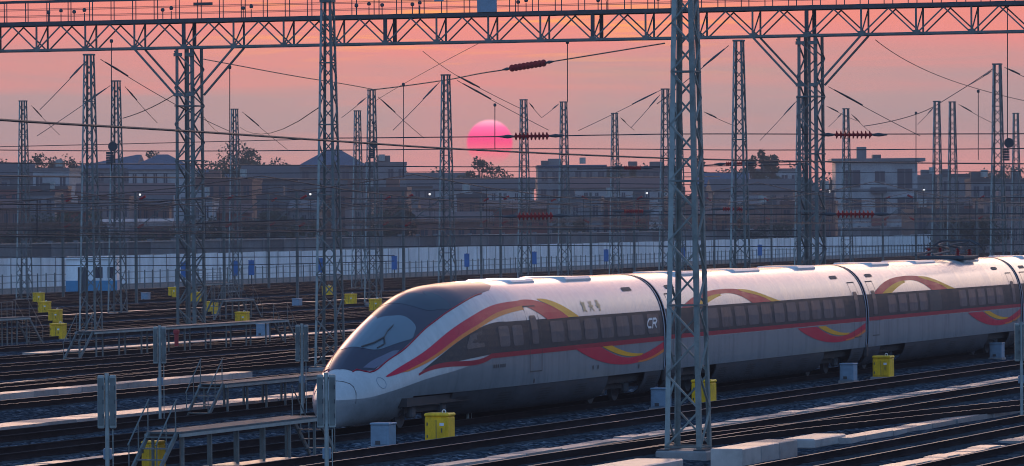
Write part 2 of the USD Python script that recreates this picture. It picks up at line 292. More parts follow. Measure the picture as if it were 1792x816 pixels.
def tpoint(s, z, side=1, off=0.0):
    s, z = np.broadcast_arrays(np.asarray(s, float), np.asarray(z, float))
    x = xs_of(s, z)
    if off:
        e = 0.02
        dxs = (xs_of(s + e, z) - xs_of(s - e, z)) / (2 * e); zc = np.minimum(z, ztop(s) - 2 * e); dxz = (xs_of(s, zc + e) - xs_of(s, zc - e)) / (2 * e)
        n = np.stack([np.ones_like(x), -dxs, -dxz], -1); n /= np.linalg.norm(n, axis=-1, keepdims=True)
        x, s, z = x + n[..., 0] * off, s + n[..., 1] * off, z + n[..., 2] * off
    return np.stack([TX + side * x, TY + s, z + RAIL], -1)
def grid_mesh(Pt, flip=False):
    a, b = Pt.shape[:2]; v = Pt.reshape(-1, 3); i = np.arange((a - 1) * (b - 1)); r, c = i // (b - 1), i % (b - 1)
    q = r * b + c; f = np.vstack([np.c_[q, q + 1, q + b + 1], np.c_[q, q + b + 1, q + b]])
    return trimesh.Trimesh(v, f[:, ::-1] if flip else f, process=False)
def two_sided(fn):                 # fn(side) -> points (stations, lines); near and far halves joined
    return cat([grid_mesh(fn(1), True), grid_mesh(fn(-1))])


def body(s0, s1, z0, top=True, ns=None, z1=None, inset=0.0):
    S = np.concatenate([[-.4985, -.49, -.47, -.44, -.40, -.34, -.26, -.15, 0], np.linspace(.15, 14, 64), np.linspace(14.5, s1, 8)]) if s0 < 0.1 else np.linspace(s0, s1, ns or 10)
    Vv = np.linspace(0, 1, 44 if top else 9)
    Sg, Vg = np.meshgrid(S, Vv, indexing='ij')
    Zg = zline(Sg, Vg, crease(Sg)) if top else z0 + (crease(Sg) - z0) * Vg
    def pts(side):
        P_ = tpoint(Sg, Zg, side)
        if inset: P_[..., 0] -= side * np.minimum(inset, np.abs(P_[..., 0] - TX) * .5)
        return P_
    return pts
def weld(m): m.merge_vertices(); return m


Z_SKIRT = 0.9
train = thing('high_speed_train', 'white high-speed train with pointed nose and red and yellow ribbons', 'train', (0, 0, 0))
def decal(poly, side, off=0.007, step=0.16):
    """A flat painted shape given as a polygon in (s, z), laid on the body side."""
    poly = poly if isinstance(poly, sg.Polygon) else sg.Polygon(poly)
    poly = poly.buffer(0)
    x0, y0, x1, y1 = poly.bounds; out = []
    nx, ny = max(1, int((x1 - x0) / (step * 2))), max(1, int((y1 - y0) / step))
    for i in range(nx):
        for j in range(ny):
            c = poly.intersection(sg.box(x0 + (x1 - x0) * i / nx, y0 + (y1 - y0) * j / ny, x0 + (x1 - x0) * (i + 1) / nx, y0 + (y1 - y0) * (j + 1) / ny))
            for g in getattr(c, 'geoms', [c]):
                if g.geom_type == 'Polygon' and g.area > 1e-6:
                    v, f = trimesh.creation.triangulate_polygon(g, engine='earcut'); out.append(trimesh.Trimesh(v, f, process=False))
    m = cat(out); v = np.array(m.vertices); m = trimesh.Trimesh(tpoint(v[:, 0], v[:, 1], side, off), m.faces, process=False)
    n = m.face_normals[:, 0].mean() * side
    if n < 0: m.invert()
    m.merge_vertices(); return m
def bez(pts, n=10):                # smooth curve through points
    from scipy.interpolate import CubicSpline
    pts = np.array(pts, float); t = np.r_[0, np.cumsum(np.linalg.norm(np.diff(pts, axis=0), axis=1))]
    return [tuple(p) for p in CubicSpline(t, pts)(np.linspace(0, t[-1], n * (len(pts) - 1) + 1))]
def ribbon(a, b): return sg.Polygon(bez(a) + bez(b)[::-1]).buffer(0)
def frame_decal(s0, s1, z0, z1, w=0.03): return sg.box(s0, z0, s1, z1).difference(sg.box(s0 + w, z0 + w, s1 - w, z1 - w))
def rounded(s0, s1, z0, z1, r=0.12): return sg.box(s0 + r, z0 + r, s1 - r, z1 - r).buffer(r, 4)


car_s = [(0.0, GAPS[0] - .22)] + [(GAPS[i] + .22, GAPS[i + 1] - .22) for i in range(4)]
cars = []
def crease(s): return _smooth_interp(s, [-1, -.5, .3, 1.5, 3.7, 5.5, 8.4, 9.8, 200], [.905, .905, .93, 1.08, 1.38, 1.53, 1.80, 1.86, 1.86])
for k, (a, b) in enumerate(car_s):
    c = obj('nose_car' if k == 0 else 'carriage', weld(two_sided(body(a, b, Z_SKIRT))), 'train_white', train, smooth=True); cars.append(c)
    obj('lower_side', weld(two_sided(body(a, b, Z_SKIRT, False))), 'train_silver', c, smooth=True)
    # the flat ends of the shell
    for s_, sgn in ([(b, 1)] if k == 0 else [(a, -1), (b, 1)]):
        z = np.linspace(Z_SKIRT, 3.999, 30); xr = xs_of(s_, z)
        poly = sg.Polygon(list(zip(xr, z)) + list(zip(-xr[::-1], z[::-1])))
        v, f = trimesh.creation.triangulate_polygon(poly.buffer(0), engine='earcut')
        m = trimesh.Trimesh(np.c_[TX + v[:, 0], np.full(len(v), TY + s_), v[:, 1] + RAIL], f, process=False)
        if m.face_normals[:, 1].mean() * sgn < 0: m.invert()
        obj('end_wall', m, 'train_under', c)
    # floor pan under the shell
    obj('floor_pan', box((TX - 1.35, TY + max(a, 2.2) , RAIL + .62), (TX + 1.35, TY + b, RAIL + .86)), 'train_under', c)
    # roof equipment: flat cowls, ridge strips, an air vent by each end
    for (s_, L, w, h) in ([(19.2, 2.6, .8, .04), (14.0, 2.2, .75, .03)] if k == 0 else [(a + 5.2, 2.6, .8, .04), (a + 12.5, 3.2, .75, .03), (b - 5.0, 2.4, .8, .04)]):
        obj('roof_cowl', chamfer_box((w * 2, L, h + .16), (TX, TY + s_, RAIL + 3.9 + h / 2), .07), 'roof_grit', c)
    for s_ in ([22.7] if k == 0 else [a + 1.6, b - 3.0]):
        obj('air_vent', decal(sg.box(s_ - .45, 3.5, s_ + .45, 3.61), 1, .02, .05), 'seam', c)

# skirts between the bogies, in separate panels; bogies in the gaps
def skirt_run(s0, s1, c, first=False):
    if first:                      # one piece under the nose, round the tip
        S = np.concatenate([[-.4985, -.49, -.47, -.44, -.40, -.34, -.26, -.15, 0], np.linspace(.15, s1, 26)]); Sg, Zg = np.meshgrid(S, np.linspace(.16, Z_SKIRT, 12), indexing='ij')
        obj('nose_skirt', weld(two_sided(lambda side: tpoint(Sg, Zg, side))), 'train_nose_low', c, smooth=True); return
    n = max(1, int(round((s1 - s0) / 1.65)))
    for i in range(n):
        A, B = s0 + (s1 - s0) * i / n + .012, s0 + (s1 - s0) * (i + 1) / n - .012
        for side in (1, -1):
            Sg, Zg = np.meshgrid(np.linspace(A, B, 3), np.linspace(.16, Z_SKIRT - .006, 9), indexing='ij'); P_ = tpoint(Sg, Zg, side); P_[..., 0] -= side * .012
            m = grid_mesh(P_, side > 0); back = P_.copy(); back[..., 0] -= side * .03
            obj('skirt_panel', cat([m, grid_mesh(back, side < 0)]), 'train_grey', c, smooth=30)
            if i % 2 == 0 and side == 1:
                for q in range(5):
                    zz = .42 + .075 * q
                    obj('louvre', decal(sg.box(A + .35, zz, B - .35, zz + .03), 1, .008), 'train_under', c)
M['train_nose_low'] = mat('train_nose_low', (0.19, 0.205, 0.22), 0.4, var=0.2, scale=1.5, coat=0.3)
skirt_run(0, 2.9, cars[0], True)
runs = [(5.75, 19.6, 0), (23.4, 25.2, 0), (25.8, 27.6, 1), (31.4, 45.1, 1), (48.9, 50.7, 1), (51.3, 53.1, 2), (56.9, 70.7, 2), (74.5, 76.3, 2), (76.9, 78.7, 3), (82.5, 96.1, 3), (99.9, 101.9, 3), (102.5, 104.3, 4), (108.1, 121.7, 4), (125.5, 127.5, 4)]
for s0, s1, k in runs: skirt_run(s0, s1, cars[k])
for i, s_ in enumerate(BOGIES):
    b = obj('bogie', cat([box((TX - 1.12, TY + s_ - 1.75, RAIL + .42), (TX - .98, TY + s_ + 1.75, RAIL + .66)), box((TX + .98, TY + s_ - 1.75, RAIL + .42), (TX + 1.12, TY + s_ + 1.75, RAIL + .66)),
                          box((TX - 1.0, TY + s_ - .3, RAIL + .4), (TX + 1.0, TY + s_ + .3, RAIL + .62))]), 'train_under', cars[min(4, i // 2)])
    for d in (-1.25, 1.25):
        for sx in (-.75, .75):
            w = trimesh.creation.cylinder(.43, .135, sections=28); w.apply_transform(trimesh.transformations.rotation_matrix(math.pi / 2, [0, 1, 0])); w.apply_translation((TX + sx, TY + s_ + d, RAIL + .43)); obj('wheel', w, 'steel_dark', b)
        for sx in (-1.13, 1.13): obj('axle_box', chamfer_box((.2, .42, .36), (TX + sx, TY + s_ + d, RAIL + .45), .05), 'steel_dark', b)
    for sx in (-1.2, 1.2): obj('damper', tube([(TX + sx, TY + s_ - .9, RAIL + .72), (TX + sx, TY + s_ + .9, RAIL + .60)], .05, 8), 'steel', b)
# gangways between the cars
for i, g in enumerate(GAPS[:4]):
    Sg, Vg = np.meshgrid(np.linspace(g - .24, g + .24, 13), np.linspace(0, 1, 24), indexing='ij')
    def bel(side):
        P_ = tpoint(Sg, zline(Sg, Vg, .62), side); ins = .10 + .035 * (np.arange(13) % 2)[:, None]
        P_[..., 0] = TX + (P_[..., 0] - TX) * (1 - ins / 1.68); P_[..., 2] -= ins * Vg; return P_
    gw = obj('gangway_bellows', weld(two_sided(bel)), 'train_under', train, smooth=False)
    for e in (-.2, .1):            # pale rim of each car end
        Sr, Vr = np.meshgrid(np.array([g + e, g + e + .1]), np.linspace(0, 1, 34), indexing='ij')
        obj('end_rim', weld(two_sided(lambda side: tpoint(Sr, zline(Sr, Vr, Z_SKIRT), side, .02))), 'box_grey', gw, smooth=True)
    obj('coupler_guard', chamfer_box((.12, .3, .5), (TX + 1.62, TY + g, RAIL + .78), .03), 'train_under', gw)

# window band, belt line, panes, doors
for side in (1, -1):
    c = cars[0]
    obj('window_band', decal(sg.Polygon(bez([(3.3, 1.60), (4.65, 1.98), (6.27, 2.40), (7.6, 2.66), (8.77, 2.80), (10, 2.82)], 6) + [(car_s[0][1], 2.83), (car_s[0][1], 1.98), (8.4, 1.91)] + bez([(8.4, 1.91), (5.65, 1.785), (3.7, 1.665)], 4)), side, .006), 'band_black', c)
    obj('belt_line', decal(sg.Polygon(bez([(3.1, 1.52), (3.7, 1.67), (5.65, 1.79), (8.4, 1.93)], 5) + [(car_s[0][1], 1.995), (car_s[0][1], 1.85)] + bez([(8.4, 1.79), (5.02, 1.65), (3.4, 1.53), (3.1, 1.47)], 5)), side, .008), 'belt_red', c)
    for s_ in list(np.arange(13.9, 24, 1.62)): obj('window_pane', decal(rounded(s_, s_ + 1.28, 2.10, 2.74), side, .012, .3), 'pane_train', c)
    obj('cab_side_window', decal(sg.Polygon([(6.4, 2.1), (7.9, 2.15), (7.9, 2.62), (6.9, 2.5)]).buffer(-.05).buffer(.05), side, .012, .3), 'pane_train', c)
    for s_ in (9.2, 10.4): obj('window_pane', decal(rounded(s_, s_ + .9, 2.1, 2.70), side, .012, .3), 'pane_train', c)
    d = obj('door', decal(frame_decal(11.85, 12.98, 1.27, 3.24, .035), side, .014, .4), 'seam', c)
    obj('door_window', decal(rounded(12.12, 12.70, 2.1, 2.95, .1), side, .015, .3), 'pane_train', d)
    for (s_, z_) in ((12.3, 1.0), (17.9, 1.22), (18.4, 1.22), (22.6, 1.1)): obj('hatch', decal(sg.Point(s_, z_).buffer(.07, 4), side, .012), 'seam', c)
    for k in (1, 2, 3, 4):
        a, b = car_s[k]; c = cars[k]
        obj('window_band', decal(sg.box(a, 2.01, b, 2.87), side, .006), 'band_black', c)
        obj('belt_line', decal(sg.box(a, 1.88, b, 2.02), side, .008), 'belt_red', c)
        skip = (60.4, 64.2) if k == 2 else (0, 0)
        for s_ in np.arange(a + 3.0, b - 3.6, 1.62):
            if not skip[0] < s_ < skip[1]: obj('window_pane', decal(rounded(s_, s_ + 1.26, 2.12, 2.78), side, .012, .3), 'pane_train', c)
        for s_ in (a + .55, b - 1.65):
            d = obj('door', decal(frame_decal(s_, s_ + 1.0, 1.3, 3.36, .035), side, .014, .4), 'seam', c)
            obj('door_window', decal(rounded(s_ + .24, s_ + .76, 2.1, 3.0, .1), side, .015, .3), 'pane_train', d)
        if k == 2: obj('equipment_grille', decal(sg.box(60.7, 2.06, 62.6, 2.84), side, .012), 'seam', c)

    # ribbons
    c = cars[0]
    R = lambda n, p, m, off=.010, cc=None: obj(n, decal(p, side, off), m, cc or c)
    up = [(1.5, 1.50), (2.67, 1.83), (4.08, 2.18), (5.37, 2.55), (6.73, 2.88), (8.1, 3.13), (9.4, 3.30), (10.5, 3.37), (11.9, 3.40)]
    lo = [(1.55, 1.48), (2.27, 1.58), (3.27, 1.78), (4.42, 2.03), (6.38, 2.53), (8.0, 2.84), (9.0, 3.02), (10.5, 3.18), (11.9, 3.26)]
    lo2 = [(2.6, 1.60), (3.4, 1.74), (4.42, 1.95), (6.38, 2.43), (8.0, 2.73), (9.0, 2.90), (10.5, 3.06), (11.9, 3.14)]
    R('ribbon', ribbon(up, lo), 'ribbon_red')
    R('ribbon', ribbon(lo[1:], lo2), 'ribbon_orange')
    R('ribbon', ribbon([(11.3, 3.36), (12.6, 3.42), (13.9, 3.30), (15.2, 3.03), (15.9, 2.82)], [(11.5, 3.24), (12.3, 3.20), (12.9, 3.06), (13.4, 2.92), (13.75, 2.80)]), 'ribbon_red', .011)
    R('ribbon', ribbon([(13.5, 3.42), (14.6, 3.36), (15.7, 3.14), (16.8, 2.82)], [(13.7, 3.36), (14.4, 3.22), (15.2, 3.02), (15.8, 2.82)]), 'ribbon_yellow', .012)
    def u_shape(s0, w, cc, z0=1.84, dz=.62):
        R('ribbon', ribbon([(s0, z0), (s0 + w * .24, z0 - dz * .68), (s0 + w * .5, z0 - dz), (s0 + w * .78, z0 - dz * .90), (s0 + w, z0 - dz * .45)],
                           [(s0 + w * .27, z0), (s0 + w * .42, z0 - dz * .44), (s0 + w * .55, z0 - dz * .66), (s0 + w * .74, z0 - dz * .60), (s0 + w, z0 - dz * .04)]), 'ribbon_red', .010, cc)
        R('ribbon', ribbon([(s0 + w * .29, z0), (s0 + w * .44, z0 - dz * .40), (s0 + w * .57, z0 - dz * .60), (s0 + w * .74, z0 - dz * .62)],
                           [(s0 + w * .40, z0), (s0 + w * .52, z0 - dz * .30), (s0 + w * .62, z0 - dz * .46), (s0 + w * .76, z0 - dz * .52)]), 'ribbon_yellow', .012, cc)
        R('ribbon', ribbon([(s0 + w * .70, z0 - dz * .98), (s0 + w * .86, z0 - dz * .86), (s0 + w, z0 - dz * .56)], [(s0 + w * .70, z0 - dz * .90), (s0 + w * .86, z0 - dz * .74), (s0 + w, z0 - dz * .40)]), 'ribbon_orange', .012, cc)
    def arch(s0, w, cc, z0=2.86, dz=.52):
        R('ribbon', ribbon([(s0, z0), (s0 + w * .18, z0 + dz * .72), (s0 + w * .42, z0 + dz), (s0 + w * .62, z0 + dz * .92), (s0 + w * .82, z0 + dz * .45), (s0 + w * .93, z0)],
                           [(s0 + w * .10, z0), (s0 + w * .25, z0 + dz * .5), (s0 + w * .42, z0 + dz * .72), (s0 + w * .54, z0 + dz * .68), (s0 + w * .65, z0 + dz * .30), (s0 + w * .70, z0)]), 'ribbon_red', .010, cc)
        R('ribbon', ribbon([(s0 + w * .10, z0), (s0 + w * .24, z0 + dz * .48), (s0 + w * .40, z0 + dz * .72)], [(s0 + w * .21, z0), (s0 + w * .29, z0 + dz * .30), (s0 + w * .42, z0 + dz * .62)]), 'ribbon_yellow', .012, cc)
        R('ribbon', ribbon([(s0 + w * .60, z0 + dz * .93), (s0 + w * .78, z0 + dz * .68), (s0 + w * .93, z0 + dz * .2), (s0 + w, z0)], [(s0 + w * .62, z0 + dz * .84), (s0 + w * .76, z0 + dz * .52), (s0 + w * .86, z0 + dz * .2), (s0 + w * .90, z0)]), 'ribbon_yellow', .012, cc)
    u_shape(16.2, 9.05, cars[0])
    arch(27.6, 11.9, cars[1]); u_shape(41.3, 9.4, cars[1])
    arch(52.3, 12.9, cars[2], dz=.60); u_shape(66.9, 9.4, cars[2])
    arch(78.4, 12.9, cars[3], dz=.60); u_shape(92.4, 9.4, cars[3]); arch(103.8, 12.9, cars[4], dz=.60); u_shape(118, 9.4, cars[4])

# lettering on the nose car: the train's gold name in three characters and the slanted letters by the end of the window band
STROKES = [  # three characters as pen strokes in a unit box
    [((.3, .98), (.1, .78)), ((.25, .85), (.9, .85)), ((.25, .72), (.75, .72)), ((.25, .72), (.25, .44)), ((.75, .72), (.75, .44)), ((.25, .58), (.75, .58)), ((.25, .44), (.75, .44)), ((.38, .42), (.12, .22)), ((.3, .32), (.72, .32)), ((.72, .32), (.1, .0)), ((.38, .22), (.9, .0))],
    [((.2, .92), (.3, .68)), ((.5, .97), (.52, .70)), ((.82, .95), (.66, .64)), ((.04, .5), (.96, .5)), ((.36, .36), (.1, .02)), ((.62, .36), (.9, .02))],
    [((.28, .97), (.72, .97)), ((.28, .97), (.28, .70)), ((.72, .97), (.72, .70)), ((.28, .70), (.72, .70)), ((.05, .54), (.95, .54)), ((.34, .54), (.28, .34)), ((.28, .34), (.78, .34)), ((.78, .34), (.68, .02)), ((.68, .02), (.5, .06))]]
for i, st in enumerate(STROKES):
    s0 = 17.35 + i * .72
    shape = sg.MultiLineString([[(s0 + a[0] * .42, 2.96 + a[1] * .30), (s0 + b[0] * .42, 2.96 + b[1] * .30)] for a, b in st]).buffer(.026, 2)
    obj('name_character', cat([decal(g, 1, .012, .2) for g in getattr(shape, 'geoms', [shape])]), 'gold', cars[0])
def slant(pts, s0, z0, h): return [(s0 + (x * 1.75 + .55 * y) * h, z0 + y * h) for x, y in pts]
CR = [[(.95, .95), (.35, .95), (.08, .62), (.08, .3), (.3, .05), (.85, .05)], [(1.2, .0), (1.2, .95), (1.8, .95), (2.0, .75), (1.8, .5), (1.25, .5)], [(1.55, .48), (1.98, .02)]]
shape = sg.MultiLineString([slant(p, 23.5, 2.30, .29) for p in CR]).buffer(.034, 3)
obj('fleet_letters', cat([decal(g, 1, .014, .2) for g in getattr(shape, 'geoms', [shape])]), 'white_print', cars[0])
obj('nose_number', cat([decal(sg.box(s_, 1.50, s_ + .12, 1.60), 1, .012) for s_ in (8.55, 8.73, 8.91, 9.15, 9.33, 9.51)]), 'seam', cars[0])

# the nose: black mask over hood and windscreen, glass, wiper, headlights, coupler hatch
def cap(s, edge, side_pts, off):   # the crown of the body between mirrored edges: edge(s) = height at which the shape starts
    S = np.asarray(s); Vv = np.linspace(0, 1, 26); Sg, Vg = np.meshgrid(S, Vv, indexing='ij')
    E_ = np.minimum(np.asarray(edge)[:, None], ztop(Sg) - .004)
    Zg = E_ + (ztop(Sg) - E_) * (1 - (1 - Vg) ** 2)
    return weld(two_sided(lambda side: tpoint(Sg, Zg, side, off)))


def crown_decal(poly, off=.007, both=True):   # like decal, with (s, nu): nu = root of the drop below the crown line
    poly = sg.Polygon(poly).buffer(0); x0, y0, x1, y1 = poly.bounds; out = []
    nx, ny = max(1, int((x1 - x0) / .14)), max(1, int((y1 - y0) / .03))
    for i in range(nx):
        for j in range(ny):
            c = poly.intersection(sg.box(x0 + (x1 - x0) * i / nx, y0 + (y1 - y0) * j / ny, x0 + (x1 - x0) * (i + 1) / nx, y0 + (y1 - y0) * (j + 1) / ny))
            for g in getattr(c, 'geoms', [c]):
                if g.geom_type == 'Polygon' and g.area > 1e-7:
                    v, f = trimesh.creation.triangulate_polygon(g, engine='earcut'); out.append(trimesh.Trimesh(v, f, process=False))
    m = cat(out); v = np.array(m.vertices); z = ztop(v[:, 0]) - np.maximum(v[:, 1], .004) ** 2; res = []
    for side in ((1, -1) if both else (1,)):
        k = trimesh.Trimesh(tpoint(v[:, 0], z, side, off), m.faces.copy(), process=False); k.vertices[:, 0] = np.where(v[:, 1] < .006, TX, k.vertices[:, 0])
        k.merge_vertices()
        if k.face_normals[:, 2].mean() < 0: k.invert()
        res.append(k)
    return cat(res)
def to_nu(pts): return [(s_, math.sqrt(max(0.0, float(ztop(s_)) - z_))) for s_, z_ in pts]
c = cars[0]
mask = to_nu([(.57, 1.67), (.9, 1.665), (1.22, 1.67), (1.81, 1.88), (2.83, 2.18), (3.8, 2.50), (4.77, 2.81), (5.6, 3.03), (6.43, 3.23), (7.4, 3.42), (8.39, 3.57), (9.4, 3.67), (10.25, 3.74), (10.9, 3.86)])
obj('cab_mask', crown_decal([(.47, 0)] + mask + [(11.1, 0)], .006), 'mask_black', c, smooth=True)
edge = mask[:12]
obj('mask_edge_line', cat([tube(tpoint([p[0] for p in q], [float(ztop(p[0])) - p[1] ** 2 - .012 for p in q], side, .004), .022, 6) for side in (1, -1) for q in [bez([mask[0], (.7, mask[0][1] + .02)] + edge[1:], 4)]]), 'belt_red', c, smooth=True)
glass = to_nu([(1.61, 2.30), (1.93, 2.22), (2.3, 2.27), (2.67, 2.34), (3.32, 2.44), (3.75, 2.53), (4.05, 2.69), (4.3, 2.9), (4.3, 3.02), (4.15, 3.13), (3.8, 3.12)])
w = obj('windscreen', crown_decal([(1.60, 0)] + bez(glass, 5)[1:] + [(3.46, 0)], .014), 'windscreen', c, smooth=True)
roofglass = to_nu([(4.9, 3.42), (5.5, 3.24), (6.2, 3.27), (6.75, 3.42), (6.75, 3.60), (6.2, 3.66)])
obj('roof_window', crown_decal([(4.7, 0)] + bez(roofglass, 4) + [(5.9, 0)], .012), 'roof_glass', c, smooth=True)
obj('wiper', cat([tube(tpoint([1.66, 2.1, 2.63], [2.285, 2.385, 2.53], 1, .05), .022, 6), tube(tpoint([2.0, 2.4, 2.63, 3.0, 3.42], [2.25, 2.36, 2.53, 2.70, 2.85], 1, .045), .016, 6)]), 'seam', w)
lamp = to_nu([(.95, 1.75), (1.31, 1.89), (1.9, 2.05), (2.49, 2.18), (2.74, 2.19), (2.4, 2.05), (2.03, 1.93), (1.55, 1.79), (1.26, 1.72)])
obj('headlight', crown_decal(lamp, .013, both=False), 'lamp_glass', c, smooth=True)
obj('headlight', cat([trimesh.Trimesh(np.array(crown_decal(lamp, .013, both=False).vertices) * [-1, 1, 1] + [2 * TX, 0, 0], crown_decal(lamp, .013, both=False).faces[:, ::-1], process=False)]), 'lamp_glass', c, smooth=True)
def surf_tube(pts, r=.013): return tube(np.vstack([tpoint(s_, z_, sd, .002) for s_, z_, sd in pts]), r, 6)
obj('coupler_hatch_seam', surf_tube([(.06, .80, -1), (.16, 1.09, -1), (.19, 1.25, -1), (.17, 1.34, -1), (.08, 1.40, -1), (.03, 1.42, -1), (.0, 1.42, 1), (.08, 1.40, 1), (.17, 1.34, 1), (.19, 1.25, 1), (.16, 1.09, 1), (.06, .80, 1)]), 'seam', c)
ring = [(1.22 + .17 * math.cos(a), 1.33 + .15 * math.sin(a), 1) for a in np.linspace(0, 2 * math.pi, 20)]
obj('antenna_cover_seam', surf_tube(ring, .008), 'box_grey', c)
# folded current collector on the roof of the third car
pb = thing_part = obj('pantograph_base', chamfer_box((1.9, 2.6, .16), (TX, TY + 70.6, RAIL + 4.06), .04), 'steel_dark', cars[2])
for sx in (-.62, .62):
    for ds in (-1.0, 1.0): obj('post_insulator', cat([trimesh.creation.cylinder(.05, .34), *[trimesh.creation.cylinder(.1, .03, transform=trimesh.transformations.translation_matrix((0, 0, q))) for q in (-.12, -.04, .04, .12)]]).apply_translation((TX + sx, TY + 70.6 + ds, RAIL + 4.28)), 'insulator', pb)
    obj('lower_arm', tube([(TX + sx * .5, TY + 71.7, RAIL + 4.42), (TX + sx * .4, TY + 69.6, RAIL + 4.56)], .05, 8), 'steel_dark', pb)
    obj('upper_arm', tube([(TX + sx * .4, TY + 69.6, RAIL + 4.58), (TX + sx * .8, TY + 71.9, RAIL + 4.68)], .035, 8), 'steel_dark', pb)
obj('frame', cat([box((TX - .75, TY + 69.4, RAIL + 4.40), (TX - .68, TY + 71.8, RAIL + 4.48)), box((TX + .68, TY + 69.4, RAIL + 4.40), (TX + .75, TY + 71.8, RAIL + 4.48))]), 'steel_dark', pb)
for dy in (0, .42): obj('contact_strip', tube([(TX - .95, TY + 71.7 + dy, RAIL + 4.55), (TX - .62, TY + 71.7 + dy, RAIL + 4.74), (TX + .62, TY + 71.7 + dy, RAIL + 4.74), (TX + .95, TY + 71.7 + dy, RAIL + 4.55)], .04, 8), 'steel_dark', pb)
for sx in (-1, 1): obj('roof_insulator_line', tube([(TX + sx * .35, TY + 66.4, RAIL + 4.2), (TX + sx * .35, TY + 69.2, RAIL + 4.32)], .05, 8), 'steel_dark', pb)
# ------------------------------------------------------------------ ground
TRACKS = [-27.25, -31.0, -37.65, -43.05, TX, -52.65, -57.0, -66.4, -73.0, -78.4, -83.0, -87.6, -94.6, -101.2, -105.6, -110.0, -116.6, -121.0, -127.0, -131.2, -138.6, -143.2, -148.0, -153.0, -158.0]
ea = trimesh.Trimesh([(-6000, -3000, -.4), (4000, -3000, -.4), (4000, 9000, -.4), (-6000, 9000, -.4)], [[0, 1, 2], [0, 2, 3]], process=False)
tag(obj('ground', ea, 'earth'), kind='structure')
prof = [(-164.5, -.38), (-163.5, -.05)]
ts = sorted(TRACKS)
for i, t in enumerate(ts):
    prof += [(t - 1.75, -.02), (t - 1.4, .015), (t + 1.4, .015), (t + 1.75, -.02)]
    if i + 1 < len(ts) and ts[i + 1] - t > 4.6: prof.append(((t + ts[i + 1]) / 2, -.12))
prof += [(-24.5, -.02), (-12, -.05), (-10.5, -.38)]
ys = np.concatenate([np.arange(84, 260, 1.2), np.arange(260, 900, 12)])
xsn = np.array([p[0] for p in prof]); zsn = np.array([p[1] for p in prof])
xf = np.unique(np.concatenate([xsn, np.arange(-72, -24, .35)])); zf = np.interp(xf, xsn, zsn)
Yg, Xg = np.meshgrid(ys, xf, indexing='ij'); Zg0 = np.broadcast_to(zf, Xg.shape)
Zg0 = Zg0 + (meshkit.noise(np.stack([Xg * 2.2, Yg * .9, Xg * 0], -1), 3) - .5) * .05 * (Yg < 260)
tag(obj('ballast_bed', grid_mesh(np.stack([Xg, Yg, Zg0], -1), True), 'ballast', smooth=True), kind='structure')

# ------------------------------------------------------------------ tracks
_rail_sec = [(-.075, 0), (.075, 0), (.075, .012), (.012, .035), (.010, .13), (.034, .145), (.034, .172), (-.034, .172), (-.034, .145), (-.010, .13), (-.012, .035), (-.075, .012)]
words = ['nearest track in the lower right corner', 'second nearest track in the lower right', 'third track from the lower right corner', 'track just in front of the train beside the yellow boxes', 'track that the white train stands on',
         'track directly behind the train', 'second track behind the train, ahead of the long pale walkway', 'track behind the long pale walkway at left', 'track behind the second pale walkway at left']
tags_far = ['first', 'second', 'third', 'fourth', 'fifth', 'sixth', 'seventh', 'eighth', 'ninth', 'tenth', 'eleventh', 'twelfth', 'thirteenth', 'fourteenth', 'fifteenth', 'sixteenth']
for i, X in enumerate(TRACKS):
    y0, y1 = max(86, 1.75 * abs(X)), 5.0 * abs(X) + 60
    lab = f"rusty railway track on ballast, {words[i]}" if i < len(words) else f"dark railway track in the left yard, {tags_far[i - len(words)]} beyond the pale walkways"
    t = thing('railway_track', lab, 'track', (X, 0, 0), group='parallel railway tracks')
    for sx in (-.7525, .7525):
        r_ = obj('rail', extrude_y([(sx + a, b + .028) for a, b in _rail_sec], y0, y1), 'rail', t)
        obj('rail_head', box((sx - .033, y0, .1995), (sx + .033, y1, .2035)), 'rail_head' if i not in (4, 5, 6) else 'rail_head_dull', r_)
    n = int((min(y1, 420) - y0) / .6) if i < 9 else int((y1 - y0) / 1.2)
    st = .6 if i < 9 else 1.2
    b0 = trimesh.Trimesh(*[np.array(q) for q in ([(-1.25, -.14, -.05), (1.25, -.14, -.05), (1.25, .14, -.05), (-1.25, .14, -.05), (-1.25, -.11, .032), (1.25, -.11, .032), (1.25, .11, .032), (-1.25, .11, .032)],
        [[4, 5, 6], [4, 6, 7], [0, 1, 5], [0, 5, 4], [1, 2, 6], [1, 6, 5], [2, 3, 7], [2, 7, 6], [3, 0, 4], [3, 4, 7]])], process=False)
    off = np.c_[nrg.uniform(-.02, .02, n), y0 + .3 + st * np.arange(n), nrg.uniform(-.012, .006, n)]
    v = (b0.vertices[None] + off[:, None]).reshape(-1, 3); f = (b0.faces[None] + 8 * np.arange(n)[:, None, None]).reshape(-1, 3)
    tag(obj('sleepers', trimesh.Trimesh(v, f, process=False), 'sleeper', t), kind='stuff')
def turnout(Xa, Xb, ya, yb, lab):
    t = thing('connecting_track', lab, 'track')
    yy = np.linspace(ya, yb, 24); q = (yy - ya) / (yb - ya); xx = Xa + (Xb - Xa) * (q * q * (3 - 2 * q))
    for sx in (-.7525, .7525):
        r_ = obj('rail', cat([bar((xx[i] + sx, yy[i], .115), (xx[i + 1] + sx, yy[i + 1], .115), .05, .17) for i in range(23)]), 'rail', t)
        obj('rail_head', cat([bar((xx[i] + sx, yy[i], .203), (xx[i + 1] + sx, yy[i + 1], .203), .064, .006) for i in range(23)]), 'rail_head', r_)
turnout(-73.0, -78.4, 150, 215, 'curved connecting rails between the first tracks beyond the walkways at left')
turnout(-87.6, -83.0, 190, 250, 'curved connecting rails left of the train nose behind the metal platforms')
turnout(-101.2, -105.6, 220, 300, 'curved connecting rails behind the yellow boxes at far left')
turnout(-37.65, -31.0, 112, 176, 'curved connecting rails crossing the lower right foreground')

